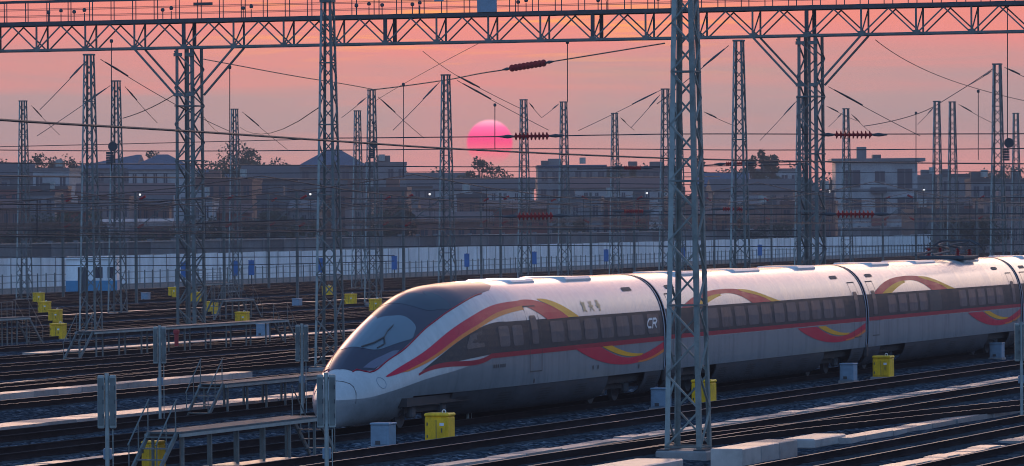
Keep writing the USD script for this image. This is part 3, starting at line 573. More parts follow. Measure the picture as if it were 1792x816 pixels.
# ------------------------------------------------------------------ pale walkways and cable troughs of single slabs
def slabs(name, lab, catg, X0, X1, y0, y1, z, L=1.5, mats=('concrete', 'concrete_b', 'concrete_c'), wob=.02, gap=.025, zj=.012, base=-.14):
    t = thing(name, lab, catg, ((X0 + X1) / 2, y0, 0)); w = (X1 - X0) / 2; y = 0.0
    while y < y1 - y0 - .2:
        dx, dz = rng.uniform(-wob, wob), rng.uniform(-zj, zj); l = min(L, y1 - y0 - y)
        c = box((-w + dx, y, base), (w + dx, y + l - gap, z + dz))
        obj('slab', c, rng.choice(mats), t); y += l
slabs('walkway', 'long pale concrete walkway on the left, glowing pink, reaching to the train nose', 'walkway', -59.8, -58.6, 112, 158, .2, 2.0)
slabs('walkway', 'upper pale concrete walkway at far left, ahead of the dark tracks', 'walkway', -70.9, -70.1, 132, 172, .16, 2.0)
slabs('cable_trough', 'cable trough lids in a pale line at left behind the nearer metal platforms', 'cable trough', -91.0, -90.0, 196, 300, .12, 1.9)
slabs('cable_trough', 'thin pale cable trough just behind the upper walkway at left', 'cable trough', -76.2, -75.6, 150, 205, .05, 1.9)
slabs('cable_trough', 'pale line of trough lids at far left in front of the white wall', 'cable trough', -124.4, -123.6, 265, 400, .1, 2.6)
slabs('cable_trough', 'pale line of trough lids in the middle of the left yard', 'cable trough', -113.3, -112.6, 240, 380, .06, 2.4)
slabs('cable_trough', 'pale cable trough between the two tracks in front of the train', 'cable trough', -40.3, -39.75, 98, 250, .05, 1.5, wob=.05, zj=.02, gap=.012)
slabs('cable_trough', 'wide pale trough lids along the right edge, second strip below the train', 'cable trough', -34.4, -33.85, 126, 235, .05, 1.5, wob=.04, mats=('concrete_b', 'concrete'))
slabs('cable_trough', 'pinkish pale slabs in the lowest right corner', 'cable trough', -29.4, -28.85, 109, 123, .06, 1.5, wob=.05, mats=('pad_bright', 'concrete_c'))
slabs('cable_trough', 'short run of pale slabs near the right edge, beyond the pinkish ones', 'cable trough', -29.6, -29.0, 125, 150, .05, 1.5, wob=.05)
slabs('cable_trough', 'pale slabs beside the track under the train nose', 'cable trough', -45.6, -44.6, 105, 113.6, .06, 1.4, wob=.06)
slabs('cable_trough', 'short pale trough lids in the lower left corner', 'cable trough', -50.3, -49.75, 102, 116, .06, 1.4, wob=.05)
slabs('cable_trough', 'pale trough lids along the ballast edge under the right half of the train', 'cable trough', -44.75, -44.45, 128, 230, .03, 1.5, wob=.03, mats=('concrete_b',))
p0, p1 = at_z(1299, 813), at_z(1396, 784)
t = thing('concrete_block', 'large pale concrete foundation block beside the right leg of the nearest mast', 'block', (p0[0] - .41, p0[1], 0))
Lb = at_x(1396, 784, p0[0])[1] - p0[1]
for k in range(3): obj('segment', chamfer_box((.82, Lb / 3 - .03, .5), (0, Lb * (k + .5) / 3, .13), .02), ['pad_bright', 'concrete', 'concrete_b'][k], t)
p0 = at_z(1196, 803, .15)
t = thing('concrete_slab', 'low pinkish concrete slab at the foot of the nearest mast', 'slab', (p0[0] - .6, p0[1] - 4, 0)); obj('slab', chamfer_box((1.2, 8.0, .3), (0, 0, 0), .03), 'pad_bright', t)
p0 = at_z(1425, 772)
t = thing('concrete_slab', 'small pale slab just right of the big concrete block', 'slab', (p0[0], p0[1], 0)); obj('slab', chamfer_box((.9, 3.2, .26), (0, 0, 0), .03), 'concrete_c', t)

# ------------------------------------------------------------------ boxes along the tracks
def yellow_box(x, y, label, first=[None], k=None):
    p = at_z(x, y)
    if k:                          # a smaller pattern of box
        t = thing('yellow_box', label, 'trackside box', (p[0], p[1], 0), 0.0)
        obj('body', chamfer_box((.46, .44, .66), (0, 0, .36), .03), 'yellow', t); obj('lid', chamfer_box((.49, .47, .07), (0, 0, .72), .03), 'yellow', t); obj('seam', box((-.006, -.226, .1), (.006, -.221, .66)), 'seam', t)
        obj('hinge', cbox((.03, .02, .07), (-.18, -.228, .5)), 'steel_dark', t); obj('plinth', chamfer_box((.56, .54, .1), (0, 0, 0), .02), 'concrete_b', t)
        return t
    if first[0] is not None: return copy(first[0], (p[0], p[1], 0), 0.05 * rng.uniform(-1, 1), label)
    t = thing('yellow_box', label, 'trackside box', (p[0], p[1], 0), 0.04, 'yellow trackside boxes'); first[0] = t
    obj('body', chamfer_box((.66, .64, .70), (0, 0, .39), .03), 'yellow', t)
    obj('lid', chamfer_box((.70, .68, .10), (0, 0, .79), .035), 'yellow', t)
    obj('door', chamfer_box((.54, .02, .56), (0, -.325, .38), .008), 'yellow', t)
    obj('hinge', cat([cbox((.03, .02, .08), (-.25, -.338, .55)), cbox((.03, .02, .08), (-.25, -.338, .22))]), 'steel_dark', t)
    obj('seam', box((-.008, -.34, .12), (.008, -.337, .66)), 'seam', t)
    obj('plinth', chamfer_box((.8, .78, .12), (0, 0, 0), .02), 'concrete_b', t)
    obj('label_plate', box((.10, -.341, .5), (.22, -.336, .58)), 'white_print', t); obj('handle', cbox((.02, .03, .12), (.16, -.345, .38)), 'steel_dark', t)
    obj('cable_duct', tube([(-.3, .2, .1), (-.55, .15, .06), (-.8, .1, -.04)], .035, 6), 'seam', t)
    obj('lifting_eye', trimesh.creation.torus(.05, .014, major_sections=10, minor_sections=5, transform=trimesh.transformations.rotation_matrix(math.pi / 2, [1, 0, 0])).apply_translation((.12, 0, .87)), 'white_print', t)
    return t
yellow_box(770, 777, 'big yellow trackside box in front of the train nose, nearest in full view')
yellow_box(1546, 662, 'yellow box below the gap between the second and third car')
yellow_box(1232, 710, 'yellow box seen through the right legs of the nearest mast')
yellow_box(269, 826, 'small yellow box cut by the bottom edge beside the nearest metal platform', k=.66)
yellow_box(102, 595, 'lowest of the four staggered yellow boxes at far left')
yellow_box(97, 567, 'second lowest of the four staggered yellow boxes at far left')
yellow_box(78, 551, 'third of the four staggered yellow boxes at far left')
yellow_box(68, 533, 'topmost of the four staggered yellow boxes at far left')
yellow_box(424, 572, 'yellow box right of the left portal column, lowest of that row')
yellow_box(371, 551, 'yellow box at the right foot of the left portal column')
yellow_box(342, 532, 'dull yellow box seen within the left portal column')
yellow_box(304, 522, 'small distant yellow box at the left foot of the left portal column')
yellow_box(614, 536, 'yellow box just left of the train windscreen')
yellow_box(573, 520, 'distant yellow box seen inside the tapered mast left of the train')
yellow_box(657, 546, 'yellow box half hidden behind the top of the train nose')
def grey_box(x, y, label, first=[None]):
    p = at_z(x, y)
    if first[0] is not None: return copy(first[0], (p[0], p[1], 0), 0.0, label)
    t = thing('signal_cabinet', label, 'cabinet', (p[0], p[1], 0), 0.0, 'blue grey signal cabinets'); first[0] = t
    obj('body', chamfer_box((.52, .56, .58), (0, 0, .33), .02), 'box_grey', t); obj('lid', chamfer_box((.56, .60, .06), (0, 0, .645), .02), 'box_grey', t)
    obj('door', chamfer_box((.40, .02, .44), (0, -.285, .32), .006), 'box_grey', t); obj('vent', box((-.12, -.30, .10), (.02, -.2955, .2)), 'seam', t); obj('plinth', box((-.3, -.32, -.05), (.3, .32, .05)), 'concrete_b', t)
    return t
p = at_z(309, 612)
t = thing('red_marker_post', 'small red marker post under the long middle platform', 'marker post', (p[0], p[1], 0)); obj('post', chamfer_box((.16, .16, .8), (0, 0, .35), .02), 'red_paint', t); obj('cap', chamfer_box((.24, .24, .2), (0, 0, .82), .03), 'red_paint', t)
grey_box(671, 784, 'blue grey signal cabinet beside the big yellow box under the nose')
grey_box(1485, 668, 'blue grey signal cabinet left of the yellow box under the car gap')
grey_box(1157, 716, 'blue grey signal cabinet behind the left leg of the nearest mast')
grey_box(1745, 628, 'blue grey signal cabinet under the train near the right edge')
for x, y, w_ in ((148, 506, 'at the foot of the white cabin'), (255, 528, 'left of the left portal column'), (460, 590, 'above the middle metal platform'), (520, 540, 'right of the yellow box row')):
    grey_box(x, y, f'small distant blue grey cabinet {w_}')

# ------------------------------------------------------------------ signal posts with two tall heads
def signal_post(x, Z, label, first=[None]):
    p = at_d(x, 408, Z)
    if first[0] is not None: return copy(first[0], (p[0], p[1], 0), YAW, label)
    t = thing('signal_post', label, 'signal post', (p[0], p[1], 0), YAW, 'signal posts with two tall narrow heads'); first[0] = t
    obj('pole', tube([(0, 0, -.1), (0, 0, 1.5), (0, 0, 2.9)], .045, 10), 'steel_pale', t)
    for sx in (-.125, .125):
        h_ = obj('signal_head', chamfer_box((.14, .12, 1.12), (sx, 0, 2.3), .02), 'steel_pale', t)
        obj('back_plate', box((sx - .055, -.075, 1.80), (sx + .055, -.062, 2.80)), 'steel', h_)
        for zz in (2.0, 2.3, 2.6): obj('hinge', cbox((.02, .03, .09), (sx + .05, -.08, zz)), 'steel_dark', h_)
    obj('bracket', cat([cbox((.36, .04, .05), (0, 0, 1.80)), cbox((.36, .04, .05), (0, 0, 2.78))]), 'steel_dark', t)
    obj('junction_box', chamfer_box((.18, .12, .24), (.0, .08, 1.2), .02), 'box_grey', t)
    obj('ladder_rail', cat([tube([(.12, 0, -.05), (.12, 0, 1.72)], .012, 5)]), 'steel_pale', t)
    return t
for x, Z, l in ((185, 101, 'signal post at lower left in front of the pink walkway'), (569, 100.5, 'signal post standing before the train nose'), (816, 141, 'signal post in front of the first train side window'),
                (278, 145, 'signal post left of centre beside the long middle platform'), (527, 146, 'signal post at the right end of the middle platform, left of the nose'), (1786, 141.6, 'signal post cut by the right edge of the photo')):
    signal_post(x, Z, 'grey ' + l)

# ------------------------------------------------------------------ metal inspection platforms between the tracks
def platform(label, X, y0, y1, h, w=.9, posts=7, rail=True, stair0=True, stair1=True):
    t = thing('inspection_platform', label, 'platform', (X, y0, 0)); L = y1 - y0
    n = max(2, int(L / 1.9))
    for k in range(n): obj('deck_plate', box((-w / 2, L * k / n + .01, h - .05), (w / 2, L * (k + 1) / n - .01, h)), 'deck', t)
    for sx in (-1, 1): obj('deck_beam', box((sx * w / 2 - .03, 0, h - .13), (sx * w / 2 + .03, L, h - .052)), 'steel_pale', t)
    for k in range(posts):
        y = .3 + (L - .6) * k / (posts - 1)
        for sx in (-1, 1): obj('leg', box((sx * (w / 2 - .06) - .03, y - .03, -.1), (sx * (w / 2 - .06) + .03, y + .03, h - .132)), 'steel', t)
    if rail:
        for sx in (-1,):
            for k in range(posts * 2 - 1):
                y = .1 + (L - .2) * k / (posts * 2 - 2); obj('handrail_post', tube([(sx * w / 2, y, h), (sx * w / 2, y, h + .72)], .016, 5), 'steel', t)
            for zz in (.38, .72): obj('handrail', tube([(sx * w / 2, 0, h + zz), (sx * w / 2, L, h + zz)], .018, 5), 'steel', t)
    for on, ya, d in ((stair0, 0, -1), (stair1, L, 1)):
        if not on: continue
        run = h * 1.15
        for sx in (-.36, .36):
            obj('stair_stringer', bar((sx, ya + d * (run + .1), -.02), (sx, ya, h - .04), .05, .12), 'steel', t)
            obj('stair_rail', tube([(sx, ya + d * (run + .1), .75), (sx, ya, h + .78)], .02, 6), 'steel', t)
            for q in (0.05, .5, .95): obj('stair_post', tube([(sx, ya + d * (run + .1) * (1 - q), h * q - .02), (sx, ya + d * (run + .1) * (1 - q), h * q + .76)], .016, 5), 'steel', t)
        ns = max(3, int(h / .22))
        for k in range(ns): zz = h * (k + .5) / ns; obj('tread', cbox((.7, .2, .03), (0, ya + d * run * (1 - zz / h), zz)), 'steel', t)
    return t
def span(X, xa, ya, xb, yb): return at_x(xa, ya, X)[1], at_x(xb, yb, X)[1]
a, b = span(-45.6, 285, 772, 533, 746); platform('nearest metal inspection platform, bottom left, in front of the train nose', -45.6, a, b, 1.02, posts=6, rail=False)
for q in (.60, .72, .98): pass
a, b = span(-57.9, 345, 662, 556, 646); platform('metal platform with a sloping stair, left of the train nose, before the pink walkway', -57.4, a, b, 1.0, posts=7, rail=False, stair1=False)
a, b = span(-84.9, 160, 586, 500, 569); platform('long metal platform in the middle of the left yard, stairs at both ends', -85.2, a, b, 1.25, posts=10, rail=False)
a, b = span(-110.0, 320, 520, 372, 516); platform('distant metal platform below the left portal column', -107.8, a, b, 1.3, posts=5)
a, b = span(-133, 392, 494, 440, 492); platform('farthest small metal platform in front of the white wall, left', -134.9, a, b, 1.3, posts=4)
a, b = span(-98, -40, 560, 38, 553); platform('metal platform at the left edge beside the staggered yellow boxes', -98.0, a, b, 1.4, posts=5)

# ------------------------------------------------------------------ white wall, fence, posts and cabin
WX = -171.0
t = thing('noise_barrier', 'long white panelled barrier wall across the far side of the yard', 'wall', (WX, 330, 0))
y = 0.0; k = 0
while y < 600:
    L = 3.0 if y < 330 else 5.0
    p = obj('panel', box((-.06, y + .06, .25), (.06, y + L - .06, 2.75 + .03 * rng.uniform(-1, 1))), rng.choice(['wall_white', 'wall_white', 'wall_white_b']), t)
    y += L; k += 1
    obj('wall_post', box((-.09, y - .07, -.3), (.09, y + .055, 2.82)), 'concrete_b', t)
obj('plinth', box((-.16, 0, -.4), (.16, 600, .245)), 'concrete_b', t)
t = thing('railing_fence', 'dark post and rail fence in front of the white wall', 'fence', (-166.0, 330, 0))
y = 0.0
while y < 480:
    obj('fence_post', box((-.04, y - .04, -.35), (.04, y + .04, 1.55)), 'steel', t); y += 1.7 if y < 330 else 3.0
for zz in (.35, .85, 1.4): obj('fence_rail', box((-.03, 0, zz - .022), (.02, 480, zz + .022)), 'steel', t)
t = thing('boundary_wall', 'grey brick boundary wall rising behind the white wall at left', 'wall', (-192, 330, 0))
y = 0.0
while y < 720:
    obj('wall_bay', box((-.12, y + .2, -.4), (.12, y + 5.8, 3.6)), rng.choice(['plaster_grey', 'plaster_dark']), t); obj('pier', box((-.2, y - .2, -.4), (.2, y + .197, 3.9)), 'plaster_grey', t); y += 6
obj('coping', box((-.22, -.2, 3.602), (.22, 720, 3.72)), 'concrete_b', t)
for i, (x, w_) in enumerate(((322, 'seen within the left portal column'), (411, 'at the foot of the slim mast'), (562, 'seen beside the tapered mast'), (440, 'left of the tapered mast'), (690, 'left of the mast under the sun'), (817, 'above the train windscreen'), (935, 'above the nose car roof'), (1061, 'left of the nearest mast'), (1195, 'seen inside the nearest mast'), (1330, 'right of the nearest mast'))):
    p = at_x(x, 470, -163.6)
    t = thing('blue_cabinet', f'small upright blue cabinet on a post, {w_}', 'cabinet', (p[0], p[1], 0), YAW, 'blue cabinets on posts before the white wall')
    obj('post', box((-.05, .2, -.1), (.05, .3, 2.2)), 'steel_dark', t); obj('cabinet', chamfer_box((.52, .36, 1.25), (0, 0, 1.45), .03), 'blue', t); obj('cap', chamfer_box((.58, .42, .08), (0, 0, 2.12), .02), 'blue', t)
p = at_x(160, 500, -159.5)
Zc = float((p - CAM) @ _f); m_ = Zc / FOC
t = thing('white_cabin', 'small white and blue cabin before the white wall at far left', 'cabin', (p[0], p[1], 0), YAW)
W_ = 90 * m_
obj('lower_wall', box((-W_ / 2, 0, -.3), (W_ / 2, 2.6, 1.0)), 'cabin_blue', t); obj('upper_wall', box((-W_ / 2 + .03, .03, 1.0), (W_ / 2 - .03, 2.57, 2.75)), 'wall_white', t)
obj('roof', box((-W_ / 2 - .1, -.1, 2.75), (W_ / 2 + .1, 2.7, 2.92)), 'wall_white', t)
d = obj('door', box((-W_ / 2 + 1.0, -.03, -.1), (-W_ / 2 + 1.75, .0, 2.1)), 'steel_dark', t); obj('frame', box((-W_ / 2 + .93, -.02, 2.103), (-W_ / 2 + 1.82, .02, 2.2)), 'wall_white_b', d)
for q in (2.4, 3.4): w = obj('window', box((-W_ / 2 + q, -.01, 1.2), (-W_ / 2 + q + .6, .028, 2.1)), 'glass_far', t); obj('frame', box((-W_ / 2 + q - .05, -.02, 1.13), (-W_ / 2 + q + .65, .02, 1.197)), 'wall_white_b', w)

# ------------------------------------------------------------------ lattice masts
MAST_H = 14.7
def mast_w(z): return (.97 - .036 * z) / 2
mast0 = None
def lattice_mast(loc, label, leg=.125, lace=.05, m='steel'):
    t = thing('lattice_mast', label, 'mast', loc, 0.0, 'galvanised lattice masts')
    for ix in (-1, 1):
        for iy in (-1, 1):
            obj('leg', angle_bar((ix * mast_w(-.1), iy * mast_w(-.1), -.1), (ix * mast_w(MAST_H), iy * mast_w(MAST_H), MAST_H), leg, .025, -ix, -iy), 'steel_pale' if iy < 0 and ix < 0 else m, t)  # near left leg in paler steel: the light on it is put into its colour
    z = .25; k = 0
    zs = [z]
    while z < MAST_H - .5: z += 1.75 * mast_w(z) + .10; zs.append(min(z, MAST_H - .05))
    for a, b in zip(zs[:-1], zs[1:]):
        wa, wb = mast_w(a) - .015, mast_w(b) - .015
        for (c0, c1) in (((-1, -1), (1, -1)), ((1, -1), (1, 1)), ((1, 1), (-1, 1)), ((-1, 1), (-1, -1))):
            if k % 2: c0, c1 = c1, c0
            obj('brace', bar((c0[0] * wa, c0[1] * wa, a), (c1[0] * wb, c1[1] * wb, b), lace, lace * .9), m, t)
            if k % 4 == 0: obj('strut', bar((c0[0] * wa, c0[1] * wa, a), (c1[0] * wa, c1[1] * wa, a), .05, .045), 'steel', t)
        k += 1
    obj('cap_frame', cat([bar((c0[0] * mast_w(MAST_H), c0[1] * mast_w(MAST_H), MAST_H - .04), (c1[0] * mast_w(MAST_H), c1[1] * mast_w(MAST_H), MAST_H - .04), .08) for c0, c1 in (((-1, -1), (1, -1)), ((1, -1), (1, 1)), ((1, 1), (-1, 1)), ((-1, 1), (-1, -1)))]), 'steel', t)
    obj('footing', chamfer_box((1.35, 1.35, .5), (0, 0, -.08), .04), 'concrete_b', t)
    for s_ in (-1, 1):
        obj('base_plate', box((s_ * mast_w(0) - .16, -mast_w(0) - .16, .17), (s_ * mast_w(0) + .16, mast_w(0) + .16, .20)), 'steel_dark', t)
    return t
MASTS = [(1202, 122, 'tallest and nearest lattice mast, in front of the first two train cars'), (576, 190, 'large tapered lattice mast left of the train windscreen'),
         (158, 251, 'lattice mast left of the left portal column, taller of that pair'), (205, 300, 'shorter lattice mast just left of the left portal column'), (42, 350, 'lattice mast nearest the left edge'),
         (412, 382, 'slim distant mast right of the left portal column'), (627, 391, 'slim pale mast just right of the large tapered one'), (652, 326, 'dark mast where the sloping feeder wire starts'),
         (782, 292, 'lattice mast directly left of the sun'), (918, 357, 'mast right of the sun behind the red insulator'), (988, 365, 'second mast right of the sun'), (1077, 408, 'third mast right of the sun, the shortest'),
         (1166, 329, 'mast close behind the left side of the nearest mast'), (1189, 372, 'distant mast seen inside the nearest mast'), (1295, 237, 'lattice mast between the nearest mast and the right portal column'),
         (1402, 356, 'mast half hidden behind the right portal column'), (1482, 396, 'distant mast above the three storey house'), (1641, 372, 'left one of two equal masts right of the three storey house'),
         (1668, 374, 'right one of two equal masts right of the three storey house'), (1747, 278, 'lattice mast near the right edge, taller of that pair'), (1779, 420, 'distant mast at the right edge')]
mast_pos = {}
for i, (x, Z, l) in enumerate(MASTS):
    p = at_d(x, 408, Z); mast_pos[x] = Z; loc = (p[0], p[1], 0)
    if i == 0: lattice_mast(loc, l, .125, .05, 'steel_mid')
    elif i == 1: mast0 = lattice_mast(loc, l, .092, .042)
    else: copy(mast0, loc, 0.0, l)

# ------------------------------------------------------------------ the portal gantry over all tracks
c1, c2 = at_d(333, 408, 264), at_d(1421, 408, 252.5)
GY = (c1[1] + c2[1]) / 2; ZB0, ZT0 = 15.45, 16.9; GD = 1.5
t = thing('portal_gantry', 'wide steel lattice gantry with walkway railing crossing the whole sky on two columns', 'gantry', (0, GY, 0))
BAY = (c2[0] - c1[0]) / 12; x0 = c1[0] - 9 * BAY; nb = 30
for yy in (-GD / 2, GD / 2):
    obj('top_chord', box((x0 - .1, yy - .09, ZT0 - .1), (x0 + nb * BAY, yy + .09, ZT0 + .12)), 'steel_dark', t)
    obj('bottom_chord', box((x0 - .1, yy - .06, ZB0 - .06), (x0 + nb * BAY, yy + .06, ZB0 + .06)), 'steel', t)
    for k in range(nb):
        xa, xb = x0 + k * BAY, x0 + (k + 1) * BAY; xm = (xa + xb) / 2
        thick = .2 if k % 4 == 1 else .085
        obj('upright', box((xa - thick / 2, yy - .045, ZB0 + .06), (xa + thick / 2, yy + .045, ZT0 - .1)), 'steel_dark' if k % 4 == 1 else 'steel', t)
        obj('diagonal', bar((xa + .1, yy, ZB0 + .05), (xm, yy, ZT0 - .12), .07, .07), 'steel', t); obj('diagonal', bar((xm, yy, ZT0 - .12), (xb - .1, yy, ZB0 + .05), .07, .07), 'steel', t)
    for k in range(int(nb * BAY / 1.3)):
        xa = x0 + .3 + k * 1.3 + (0.45 if yy > 0 else 0); obj('railing_post', box((xa - .02, yy - .02, ZT0 + .12), (xa + .02, yy + .02, ZT0 + 1.27)), 'steel_dark', t)
    for zz in (.45, .82, 1.27): obj('handrail', box((x0, yy - .02, ZT0 + zz - (.05 if zz > 1 else .014)), (x0 + nb * BAY, yy + .02, ZT0 + zz + (.03 if zz > 1 else .014))), 'steel_dark', t)
for k in range(nb):
    xa = x0 + k * BAY
    obj('cross_strut', bar((xa + .05, -GD / 2, ZB0), (xa + .05, GD / 2, ZB0), .08), 'steel', t); obj('gusset', box((xa - .16, -GD / 2 - .062, ZB0 - .09), (xa + .16, -GD / 2 - .05, ZB0 + .16)), 'steel', t)
    obj('cross_brace', bar((xa, -GD / 2, ZB0), (xa, GD / 2, ZT0 - .1), .06), 'steel', t)
    obj('grating', box((xa + .01, -GD / 2 + .09, ZT0 + .06), (xa + BAY - .01, GD / 2 - .09, ZT0 + .10)), 'steel_dark', t)
for cx in (c1[0], c2[0]):
    co = obj('column', cat([angle_bar((cx + ix * .57, iy * .75, -.1), (cx + ix * .52, iy * .72, ZB0 - .06), .17, .04, -ix, -iy) for ix in (-1, 1) for iy in (-1, 1)]), 'steel', t)
    nz = 15
    for k in range(nz):
        a, b = .2 + (ZB0 - .4) * k / nz, .2 + (ZB0 - .4) * (k + 1) / nz
        for (p, q) in (((-.55, -.74), (.55, -.74)), ((-.55, .74), (.55, .74)), ((-.55, -.74), (-.55, .74)), ((.55, -.74), (.55, .74))):
            u_, v_ = (p, q) if k % 2 else (q, p)
            obj('lacing', bar((cx + u_[0], u_[1], a), (cx + v_[0], v_[1], b), .075, .06), 'steel', co)
            if k % 3 == 0: obj('tie', bar((cx + p[0], p[1], a), (cx + q[0], q[1], a), .09, .07), 'steel', co)
    obj('centre_post', box((cx - .07, -.28, -.1), (cx + .05, -.16, ZB0 - .1)), 'steel', co)
    for zz in (ZB0 - .4, ZB0 - 2.6): obj('head_plate', cat([box((cx - .6, -.80, zz - .09), (cx - .1, -.765, zz + .09)), box((cx + .1, -.80, zz - .09), (cx + .6, -.765, zz + .09))]), 'steel', co)
    for s_ in (-1, 1):
        for yy in (-GD / 2, GD / 2): obj('knee_brace', bar((cx + s_ * .55, yy, ZB0 - 2.6), (cx + s_ * BAY, yy, ZB0 - .05), .11, .1), 'steel', t)
    obj('footing', chamfer_box((2.0, 2.4, .6), (cx, 0, -.1), .05), 'concrete_b', t)
for x, w_ in ((85, 'a'), (107, 'b'), (130, 'a'), (148, 'b'), (285, 'a'), (300, 'b'), (426, 'a'), (440, 'b'), (624, 'a'), (646, 'b'), (669, 'a'), (722, 'a'), (735, 'b'), (907, 'a'), (921, 'b'), (1047, 'a'), (1062, 'b'), (1152, 'a')):
    d = ray(x, 20); gx = CAM[0] + d[0] * ((GY - GD / 2 - .08) / d[1])
    l_ = obj('floodlight', chamfer_box((.2, .16, .2), (gx, -GD / 2 - .1, ZT0 + (.62 if w_ == 'a' else .70)), .05), 'steel_dark', t); obj('stem', box((gx - .02, -GD / 2 - .12, ZT0 + .10), (gx + .02, -GD / 2 - .08, ZT0 + .55)), 'steel_dark', l_)
for x, w_, h0, h1 in ((852, 1.1, .12, 1.5), (768, .52, .75, 1.5)):
    d = ray(x, 12); gx = CAM[0] + d[0] * ((GY - GD / 2 - .12) / d[1]); obj('sign_back', box((gx - w_ / 2, -GD / 2 - .14, ZT0 + h0), (gx + w_ / 2, -GD / 2 - .06, ZT0 + h1)), 'box_grey', t)
d = ray(355, 14); gx = CAM[0] + d[0] * ((GY - GD / 2 - .12) / d[1]); obj('lamp_bar', box((gx - .55, -GD / 2 - .16, ZT0 + .83), (gx + .55, -GD / 2 - .04, ZT0 + .98)), 'steel_dark', t)
# ------------------------------------------------------------------ overhead wires
def sagged(a, b, sag, n=14):
    a, b = np.array(a), np.array(b); q = np.linspace(0, 1, n)[:, None]; p = a + (b - a) * q; p[:, 2] -= sag * 4 * (q * (1 - q))[:, 0]; return p
CAT_TRACKS = [(4, 'the track the train stands on'), (5, 'the track right behind the train'), (8, 'the first track beyond the walkways'), (10, 'the third track beyond the walkways'), (12, 'the fifth track beyond the walkways'), (14, 'the seventh track beyond the walkways'), (16, 'the ninth track beyond the walkways'),
              (19, 'the twelfth track beyond the walkways'), (21, 'the fourteenth track beyond the walkways'), (23, 'the sixteenth track, near the white wall')]
for i, w_ in CAT_TRACKS:
    X = TRACKS[i]; y0, y1 = 1.9 * abs(X), 4.9 * abs(X) + 20
    t = thing('contact_line', f'overhead contact line with carrying wire and droppers above {w_}', 'overhead line', (X, 0, 0), group='overhead contact lines along the tracks')
    zc_, zm_, spn = 5.75, 7.35, 52.0
    obj('contact_wire', tube([(0, y, zc_) for y in (y0, (y0 + y1) / 2, y1)], .016 if i > 9 else .012, 4), 'wire', t)
    ys_ = np.arange(y0 - (y0 % spn) - spn * .5, y1, spn); P_ = []
    for a in ys_:
        P_ += [tuple(p) for p in sagged((0, a, zm_), (0, a + spn, zm_), .85, 9)[:-1]]
    obj('carrying_wire', tube(P_, .018 if i > 9 else .014, 4), 'wire', t)
    for a in ys_:
        for q in (.12, .3, .5, .7, .88): obj('dropper', tube([(0, a + spn * q, zc_), (0, a + spn * q, zm_ - .85 * 4 * q * (1 - q))], .008, 3), 'wire', t)
def wire(label, pts, r=.03, name='overhead_wire', cat_='wire', rods=(), m='wire', group=None):
    """pts: (x, y, distance) read off the photograph; rods: thicker fittings (from, to) as fractions of the first span"""
    P_ = [at_d(*p) for p in pts]
    fine = []
    if len(P_) > 2:
        from scipy.interpolate import PchipInterpolator
        q = np.r_[0, np.cumsum(np.linalg.norm(np.diff(P_, axis=0), axis=1))]; fine = PchipInterpolator(q, np.array(P_))(np.linspace(0, q[-1], 8 * len(P_)))
    else: fine = sagged(P_[0], P_[1], .004 * np.linalg.norm(P_[1] - P_[0]), 8)
    o = P_[0]; t = thing(name, label, cat_, o, 0.0, group)
    obj('strand', tube(fine - o, r, 5), m, t)
    for a, b in rods:
        A, B = P_[0] + (P_[1] - P_[0]) * a, P_[0] + (P_[1] - P_[0]) * b; obj('fitting', tube([A - o, (A + B) / 2 - o, B - o], [r * 1.6, r * 3.0, r * 1.6], 6), 'steel_dark', t)
    return t
wire('thick dark feeder wire sagging from the left edge across to the right under the sun', [(-60, 205, 116), (0, 210, 119), (300, 228, 134), (600, 248, 152), (800, 261, 165), (1165, 277, 190), (1500, 284, 220), (1850, 287, 250)], .034)
wire('second long dark wire level with the roofs on the left', [(-60, 307, 250), (0, 308, 255), (300, 311, 285), (560, 314, 315), (930, 312, 370), (1260, 309, 440)], .045)
wire('long thin wire just above the roofs on the left', [(-60, 284, 255), (0, 285, 258), (330, 288, 290), (640, 291, 325), (1100, 292, 330), (1400, 288, 332)], .035)
wire('thin straight cross wire at sun height left of the big mast', [(0, 257, 262), (300, 250, 262), (580, 243, 258)], .022)
wire('level cross wire through the sun carrying the upper red insulators', [(575, 242, 258), (900, 239, 256), (1165, 235, 254), (1480, 235, 252), (1850, 234, 249)], .03)
wire('level cross wire above the white wall carrying the lower red insulators', [(330, 392, 264), (780, 380, 258), (935, 379, 256), (1165, 376, 254), (1500, 375, 252), (1850, 374, 249)], .03)
wire('cross wire at roof height between the nearest mast and its neighbours', [(1010, 296, 330), (1160, 293, 330), (1300, 286, 330), (1440, 283, 330)], .03)
wire('lower cross wire in front of the brick sheds right of centre', [(1010, 371, 330), (1160, 370, 330), (1300, 366, 330), (1440, 364, 330)], .03)
wire('sloping feeder wire rising from the dark mast to the gantry past the red insulator', [(655, 157, 324), (782, 140, 300), (865, 125, 285), (985, 105, 275), (1163, 76, 258)], .04, rods=())
wire('wire falling from the left gantry arm to the dark mast', [(352, 103, 268), (557, 140, 300), (655, 157, 324)], .03)
wire('wire from the gantry down to the right past the house mast', [(1532, 70, 252), (1692, 150, 290), (1800, 178, 310)], .022)
wire('curved carrying wire between the two equal masts and the right mast', [(1512, 221, 372), (1617, 195, 372), (1668, 166, 374), (1738, 120, 376)], .03)
wire('thin wire crossing the sky from the mast under the sun up to the gantry', [(655, 178, 326), (710, 145, 300), (840, 75, 260)], .016)
wire('short crossing wire above the mast left of the sun', [(740, 90, 270), (830, 150, 300)], .018)
wire('wire from the gantry column to the short left mast', [(310, 163, 264), (215, 207, 300)], .03)
wire('wire between the slim mast and the tapered mast', [(420, 223, 382), (557, 189, 190)], .022)
wire('wire sloping from the left column down to the slim mast', [(357, 205, 264), (405, 232, 382)], .02)
